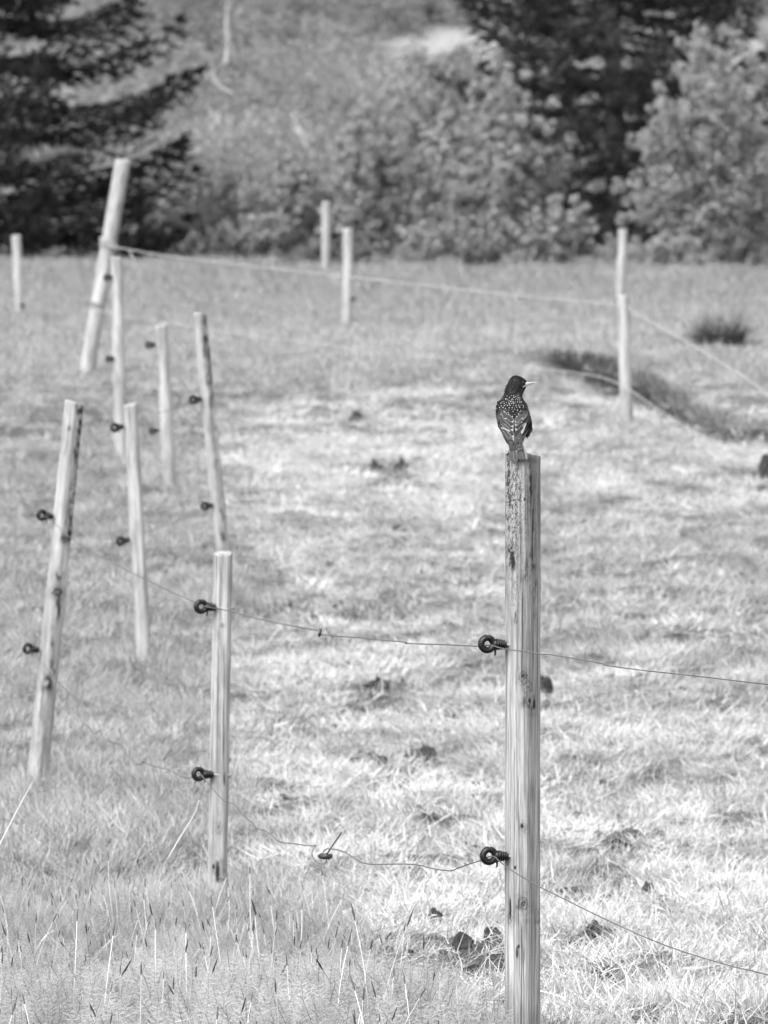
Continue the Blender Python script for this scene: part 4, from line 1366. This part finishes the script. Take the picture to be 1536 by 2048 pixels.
# pale lip of dead grass along the foot of the bank
bX = rng.uniform(1.2, 3.0, 700)
bYY = np.interp(bX, BX, BY) - .35 + rng.normal(0, .18, 700)
emit('bank_lip_grass', 'straw_tufts', 6, bX, bYY, rng.uniform(1.0, 1.7, 700), np.clip(rng.normal(.95, .1, 700), 0, 1), 'pale dead grass along the foot of the bank', 'dry grass')

# ------------------------------------------------------------------ clods
SOIL, n, l, b = new_mat('dark_soil')
tc = n.new('ShaderNodeTexCoord'); nt = n.new('ShaderNodeTexNoise'); nt.inputs['Scale'].default_value = 45; nt.inputs['Detail'].default_value = 8
l.new(tc.outputs['Object'], nt.inputs['Vector'])
mr = n.new('ShaderNodeMapRange'); mr.inputs[1].default_value = .3; mr.inputs[2].default_value = .7; mr.inputs[3].default_value = .008; mr.inputs[4].default_value = .045
l.new(nt.outputs['Fac'], mr.inputs[0]); l.new(mr.outputs[0], b.inputs['Base Color'])
b.inputs['Roughness'].default_value = .95
bp = n.new('ShaderNodeBump'); bp.inputs['Distance'].default_value = .01; l.new(nt.outputs['Fac'], bp.inputs['Height']); l.new(bp.outputs[0], b.inputs['Normal'])
for q, (p, D, w, h, lab) in enumerate(CP):
    hw, hh = w * .5e-3 * D, h * .95e-3 * D
    nu, nv = 36, 18
    th = np.linspace(0, 2 * math.pi, nu, endpoint=False); ph = np.linspace(-.5, math.pi / 2 - .02, nv)
    TH, PH = np.meshgrid(th, ph)
    f = 1 + 1.5 * (fbm(TH * 0 + 2.2 * np.cos(TH) * np.cos(PH) + 7 * q, 2.2 * np.sin(TH) * np.cos(PH) + PH * 1.7, 4, q + 1) - .5)
    X_ = hw * f * np.cos(TH) * np.cos(PH); Y_ = hw * .9 * f * np.sin(TH) * np.cos(PH); Z_ = hh * f * np.sin(PH)
    V = np.stack([X_, Y_, Z_], -1).reshape(-1, 3)
    i = np.arange(nv - 1)[:, None] * nu; j = np.arange(nu)[None]
    F4 = np.stack([i + j, i + (j + 1) % nu, i + nu + (j + 1) % nu, i + nu + j], -1).reshape(-1, 4)
    o = obj('soil_clod', mesh_np('soil_clod', V, F4, True, (SOIL,)))
    o.location = (p.x, p.y, float(ground(p.x, p.y)))
    tag(o, lab, 'soil clod', 'dark clods lying in the straw')

# ------------------------------------------------------------------ trees
BARK = simple_mat('tree_bark', .10, .9, .2, .4, 6)
BIRCH = simple_mat('pale_bark', .27, .8, .2, .3, 4)


def leaf_cloud(centers, sizes, per, leaf, r_, flatten=.8):
    """leaf-sized faces gathered round clump centres"""
    N = len(centers) * per
    c = np.repeat(centers, per, 0); s = np.repeat(sizes, per)
    d = r_.normal(0, 1, (N, 3)); d /= np.linalg.norm(d, axis=1, keepdims=True)
    rad = r_.uniform(0, 1, N) ** .45
    P = c + d * (rad * s)[:, None] * np.array([1, 1, flatten])
    nrm = d + r_.normal(0, .8, (N, 3)); nrm[:, 2] += .4; nrm /= np.linalg.norm(nrm, axis=1, keepdims=True)
    u_ = np.cross(nrm, r_.normal(0, 1, (N, 3))); u_ /= np.linalg.norm(u_, axis=1, keepdims=True)
    v_ = np.cross(nrm, u_)
    sz = leaf * r_.uniform(.6, 1.3, N)
    V = np.stack([P - u_ * sz[:, None], P - v_ * (sz * .5)[:, None] + nrm * (sz * .15)[:, None], P + u_ * sz[:, None], P + v_ * (sz * .5)[:, None] + nrm * (sz * .15)[:, None]], 1).reshape(-1, 3)
    F4 = np.arange(N * 4).reshape(-1, 4)
    return V, F4, np.repeat(r_.uniform(0, 1, N), 4)


def shrub(px, py, D, wpx, hpx, mat, seed, label, clumps=80, per=120, leaf=.05, name='shrub', cat='shrub', stems=14, bark=BARK, low=.05, group='shrubs at the edge of the pasture', wisp=.0):
    r_ = np.random.default_rng(seed)
    b0 = at(px, py, D); b0.z = float(ground(b0.x, b0.y)) if b0.y < 110 else b0.z
    W, H = wpx * .5e-3 * D, hpx * 1e-3 * D
    root = link(bpy.data.objects.new(name, None)); root.location = b0
    tag(root, label, cat, group)
    C, S = [], []
    stems_n = max(14, int(clumps * .55))
    built = 0
    for q in range(stems_n):
        th = abs(r_.normal(0, .62)); th = min(th, 1.45)
        a = r_.uniform(0, 6.283)
        k = r_.uniform(.62, 1.08)
        tgt = np.array([W * 1.15 * math.sin(th) * math.cos(a) * k, W * .9 * math.sin(th) * math.sin(a) * k, H * max(low, math.cos(th) ** .75) * k])
        p0 = np.array([.10 * W * math.cos(a), .10 * W * math.sin(a), -.08])
        mid = p0 * .45 + tgt * .55 + np.array([0, 0, .10 * H * math.sin(th)]) + r_.normal(0, .04 * H, 3)
        P = catmull([p0, p0 * .75 + mid * .25 + r_.normal(0, .02 * H, 3), mid, tgt], 5)
        nc = r_.integers(8, 13)
        for t in np.linspace(.30, 1.0, nc):
            c = P[min(len(P) - 1, int(t * (len(P) - 1)))] + r_.normal(0, .035 * H * (1.35 - t), 3)
            c[2] = max(c[2], .03)
            C.append(c); S.append(H * r_.uniform(.025, .075) * (1.25 - .6 * t))
        if built < stems:
            built += 1
            V, F3, F4 = tube_arrays(P, np.linspace(.020, .005, len(P)) * H / 2.2, 7)
            obj('stem', mesh_np('stem', V, [F4, F3], True, (bark,)), root)
    C, S = np.array(C), np.array(S)
    S = np.maximum(S, .07)
    V, F4, bv = leaf_cloud(C, S, max(16, int(per * .30)), leaf * .9, r_, 1.0)
    me = mesh_np('crown', V, F4, False, (mat,)); fattr(me, 'bv', bv)
    cr = obj('crown', me, root); cr['kind'] = 'stuff'
    return root


L1 = leaf_mat('shrub_leaf_mid', .34, .45, .22)
L2 = leaf_mat('shrub_leaf_pale', .33, .45, .22)
L3 = leaf_mat('shrub_leaf_dark', .18, .4, .4)
shrub(1405, 548, 7.1, 470, 450, L2, 1, 'big pale leafy shrub at right in front of the dark spruce', 150, 130, .055)
shrub(1000, 546, 7.2, 290, 375, L1, 2, 'tall leafy shrub in the centre left of the dark spruce gap', 130, 130, .055)
shrub(880, 546, 7.5, 260, 400, L1, 3, 'upright shrub behind the bright far post', 90, 110, .055)
shrub(735, 544, 7.3, 270, 290, L1, 4, 'wide shrub behind the dull grey farthest post', 110, 110, .05)
shrub(585, 542, 7.4, 250, 210, L1, 5, 'low mid grey shrub left of the farthest post', 80, 100, .05)
shrub(455, 542, 7.6, 220, 170, L2, 6, 'small pale shrub at the right foot of the left spruce', 60, 90, .05)
shrub(1105, 552, 7.0, 190, 140, L1, 7, 'low round bush below the dark spruce gap', 60, 110, .05)
shrub(1330, 556, 6.9, 200, 70, L1, 8, 'low strip of bramble below the pale leafy shrub', 50, 90, .045)
shrub(1470, 556, 6.9, 220, 80, L3, 9, 'dark low bramble in the right corner of the pasture', 50, 90, .045)
shrub(960, 550, 6.9, 150, 60, L3, 10, 'dark low bush under the tall centre shrub', 40, 80, .045)
shrub(640, 547, 7.0, 300, 60, L3, 11, 'dark low growth behind the farthest post', 50, 80, .045)
shrub(850, 549, 7.0, 160, 90, L1, 12, 'low bush between the bright far post and the tall centre shrub', 40, 80, .045)
shrub(1230, 552, 7.2, 130, 60, L1, 13, 'pale low bush in the dark gap behind the far right post', 30, 80, .045)
shrub(290, 546, 7.6, 330, 70, L3, 15, 'dark low growth under the limbs of the left spruce', 60, 90, .05)
shrub(60, 544, 8.2, 300, 110, L3, 16, 'dark undergrowth at the foot of the left spruce trunk', 60, 90, .05)
shrub(430, 545, 7.3, 240, 70, L3, 17, 'dark low growth at the field edge between the left spruce and the low grey shrub', 40, 80, .05)
shrub(515, 546, 7.35, 170, 95, L1, 18, 'small bush in the gap right of the dark low growth by the left spruce', 45, 90, .05)
shrub(1560, 548, 8.6, 330, 480, L1, 14, 'tall shrub cut off by the right edge', 90, 110, .06)


def spruce(px, py, D, H, rmax, seed, label, up=.12, first=.12, gaps=1.0, nb=150, rot=0, spray=1.0, needles=None, dense=(5, 8)):
    r_ = np.random.default_rng(seed)
    b0 = at(px, py, D); b0.z = float(ground(b0.x, min(b0.y, 111)))
    root = link(bpy.data.objects.new('spruce_tree', None)); root.location = b0
    tag(root, label, 'spruce', 'dark spruces behind the pasture')
    P = np.array([[0.05 * math.sin(z), .04 * math.cos(z * .8), z] for z in np.linspace(-.3, H, 16)])
    V, F3, F4 = tube_arrays(P, np.linspace(.20, .02, 16), 12)
    obj('trunk', mesh_np('trunk', V, [F4, F3], True, (BARK,)), root)
    G = Geo(); bvl = []; BR = Geo()
    z = first
    while z < H * .97:
        lay = r_.integers(*dense)
        a0 = r_.uniform(0, 6.28)
        for k in range(lay):
            a = a0 + k / lay * 6.283 + r_.normal(0, .15)
            f = z / H
            Ln = rmax * (1 - f) ** .75 * r_.uniform(.72, 1.15) * np.interp(z, [0, 1.9], [.66, 1])
            z0 = z + r_.normal(0, .08)
            t = np.linspace(0, 1, 14)
            rise = up * Ln * (t ** 1.5) * r_.uniform(.5, 1.6) - .10 * Ln * np.sin(math.pi * t)
            Q = np.stack([np.cos(a) * Ln * t, np.sin(a) * Ln * t, z0 + rise], -1)
            V, F3, F4 = tube_arrays(Q, np.linspace(.032, .006, 14), 5, False)
            BR.add(V, None, F4)
            side = np.array([-math.sin(a), math.cos(a), 0]); fw = np.array([math.cos(a), math.sin(a), 0])
            for q in range(2, 14):
                tw = .38 * Ln * (1 - t[q]) ** .6 * min(1, t[q] * 3) + .10
                tw = min(tw, .62) * spray
                for sgn in (-1, 1, 0):
                    dirv = fw * .75 + side * .8 * sgn if sgn else fw
                    dirv = dirv / np.linalg.norm(dirv)
                    nn_ = 9
                    for w_ in range(nn_):
                        s = (w_ + r_.uniform()) / nn_
                        c = Q[q] + dirv * tw * s + np.array([0, 0, -.30 * tw * s * s]) + r_.normal(0, .018, 3)
                        e = dirv * .11 + r_.normal(0, .05, 3) + np.array([0, 0, .018])
                        wv = np.cross(e, r_.normal(0, 1, 3)); wv = wv / (np.linalg.norm(wv) + 1e-9) * .028
                        G.add([c - wv, c + wv, c + e + wv * .4, c + e - wv * .4], None, [(0, 1, 2, 3)])
                        bvl += [r_.uniform()] * 4
        z += r_.uniform(.24, .44) * gaps
    obj('limbs', BR.mesh('limbs', (BARK,)), root)['kind'] = 'stuff'
    me = G.mesh('crown', (needles or NEEDLE,), False); fattr(me, 'bv', bvl)
    obj('crown', me, root)['kind'] = 'stuff'
    return root


NEEDLE = leaf_mat('spruce_needles', .028, .15, .3)
NEEDLE2 = leaf_mat('spruce_needles_lighter', .055, .2, .3)
spruce(-70, 538, 7.45, 8.5, 4.3, 11, 'dark spruce with layered branches filling the upper left corner', up=.13, gaps=1.5, spray=1.0, dense=(8, 11))
spruce(1225, 545, 8.0, 9.5, 3.5, 12, 'dark spruce rising behind the shrubs at upper right', up=.10, gaps=1.0, needles=NEEDLE2)

# hillside scrub
HS = blade_mat('hill_scrub', .20, .35, .5)
for q in range(3):
    r_ = np.random.default_rng(700 + q)
    C = r_.normal(0, .34, (12, 3)) * np.array([1, 1, .7]) + np.array([0, 0, .35])
    V, F4, bv = leaf_cloud(C, np.full(12, .28), 50, .045, r_)
    G = Geo(); G.add(V, None, F4)
    src('hill_scrub_tufts', 'hill_scrub_tuft_%d' % q, G, bv, HS)
Y = 112 + 150 * rng.uniform(0, 1, 15000) ** 1.3; X = rng.uniform(-1, 1, len(Y)) * (.85 * Y / 12.5 + 2)
Z = hill(X, Y)
pl = np.maximum(np.maximum(paleness(X, Y, Z), paleness(X, Y, Z + .5)), np.maximum(paleness(X, Y, Z + 1.0), paleness(X, Y, Z + 1.5)))
k = (fbm(X * .3, Y * .15, 3, 15) > .36) & (rng.uniform(0, 1, len(X)) > (pl * 5 - .3) * sstep(.24, .44, fbm(X * 1.1, Y * .35, 3, 99)))
X, Y, Z = X[k], Y[k], Z[k]
N = len(X)
scatter('hillside_scrub', 'hill_scrub_tufts', np.stack([X, Y, Z - .1], -1), rng.integers(0, 3, N), np.stack([np.zeros(N), np.zeros(N), rng.uniform(0, 6.28, N)], -1), np.repeat(rng.uniform(.5, 1.35, N)[:, None], 3, 1) * np.array([1.0, 1.0, 1.1]), np.clip(fbm(X * .4, Y * .3, 3, 19) * 1.6 - .2 + rng.normal(0, .12, N), 0, 1), 'soft scrub covering the hillside behind the trees', 'scrub')
# pale bare trunks on the hillside
for pts, rr, lab in ((((452, 130, 9.6), (456, 90, 9.6), (453, 40, 9.6), (456, 5, 9.6)), .048, 'pale bare trunk standing high on the hillside'),
                     (((470, 190, 9.4), (445, 178, 9.4), (430, 160, 9.4), (424, 142, 9.4)), .045, 'pale crooked branch low on the hillside beside the left spruce'),
                     (((624, 330, 9.0), (610, 285, 9.0), (595, 250, 9.0), (584, 225, 9.0)), .048, 'pale leaning trunk above the low mid grey shrub')):
    P = catmull([tuple(at(*p)) for p in pts], 5)
    V, F3, F4 = tube_arrays(P, np.linspace(rr, rr * .5, len(P)), 8)
    o = obj('bare_trunk', mesh_np('bare_trunk', V, [F4, F3], True, (BIRCH,)))
    tag(o, lab, 'bare trunk', 'pale bare trunks on the hillside')

print('counts straw', nst, 'green', ngr, 'far', nfar, 'horsetail', nht, 'foxtail', nfx)

# crumbs of soil strewn over the bleached strip
CRUMB = simple_mat('grey_soil_crumb', .055, .95, .1, .6, 60)
for q in range(4):
    r_ = np.random.default_rng(800 + q)
    nu, nv = 14, 8
    TH, PH = np.meshgrid(np.linspace(0, 2 * math.pi, nu, endpoint=False), np.linspace(-1.3, 1.5, nv))
    f = 1 + 1.2 * (fbm(2 * np.cos(TH) * np.cos(PH) + 5 * q, 2 * np.sin(TH) * np.cos(PH) + PH, 3, 900 + q) - .5)
    V = np.stack([.05 * f * np.cos(TH) * np.cos(PH), .04 * f * np.sin(TH) * np.cos(PH), .03 * f * np.sin(PH)], -1).reshape(-1, 3)
    i = np.arange(nv - 1)[:, None] * nu; j = np.arange(nu)[None]
    F4 = np.stack([i + j, i + (j + 1) % nu, i + nu + (j + 1) % nu, i + nu + j], -1).reshape(-1, 4)
    G = Geo(); G.add(V, None, F4)
    src('soil_crumbs', 'soil_crumb_%d' % q, G, [0.5] * len(V), CRUMB)
x, y = band(1.02, 2.4, 120)
Z = ground(x, y)
u, v, D = proj(x, y, Z)
n_ = fbm(x * 4, y * 1.3, 3, 97)
k = (rng.uniform(0, 1, len(x)) < sstep(.52, .70, n_) * sstep(430, 600, u) * (.35 + .65 * (1 - sstep(1000, 1150, u))) * .36)
x, y = x[k], y[k]
emit('soil_crumbs', 'soil_crumbs', 4, x, y, np.stack([rng.uniform(.12, .5, len(x)), rng.uniform(.15, .5, len(x)), rng.uniform(.12, .36, len(x))], -1), np.zeros(len(x)), 'small dark crumbs of soil strewn through the straw', 'soil', tilt=.2, sink=-.010)
print('crumbs', len(x))
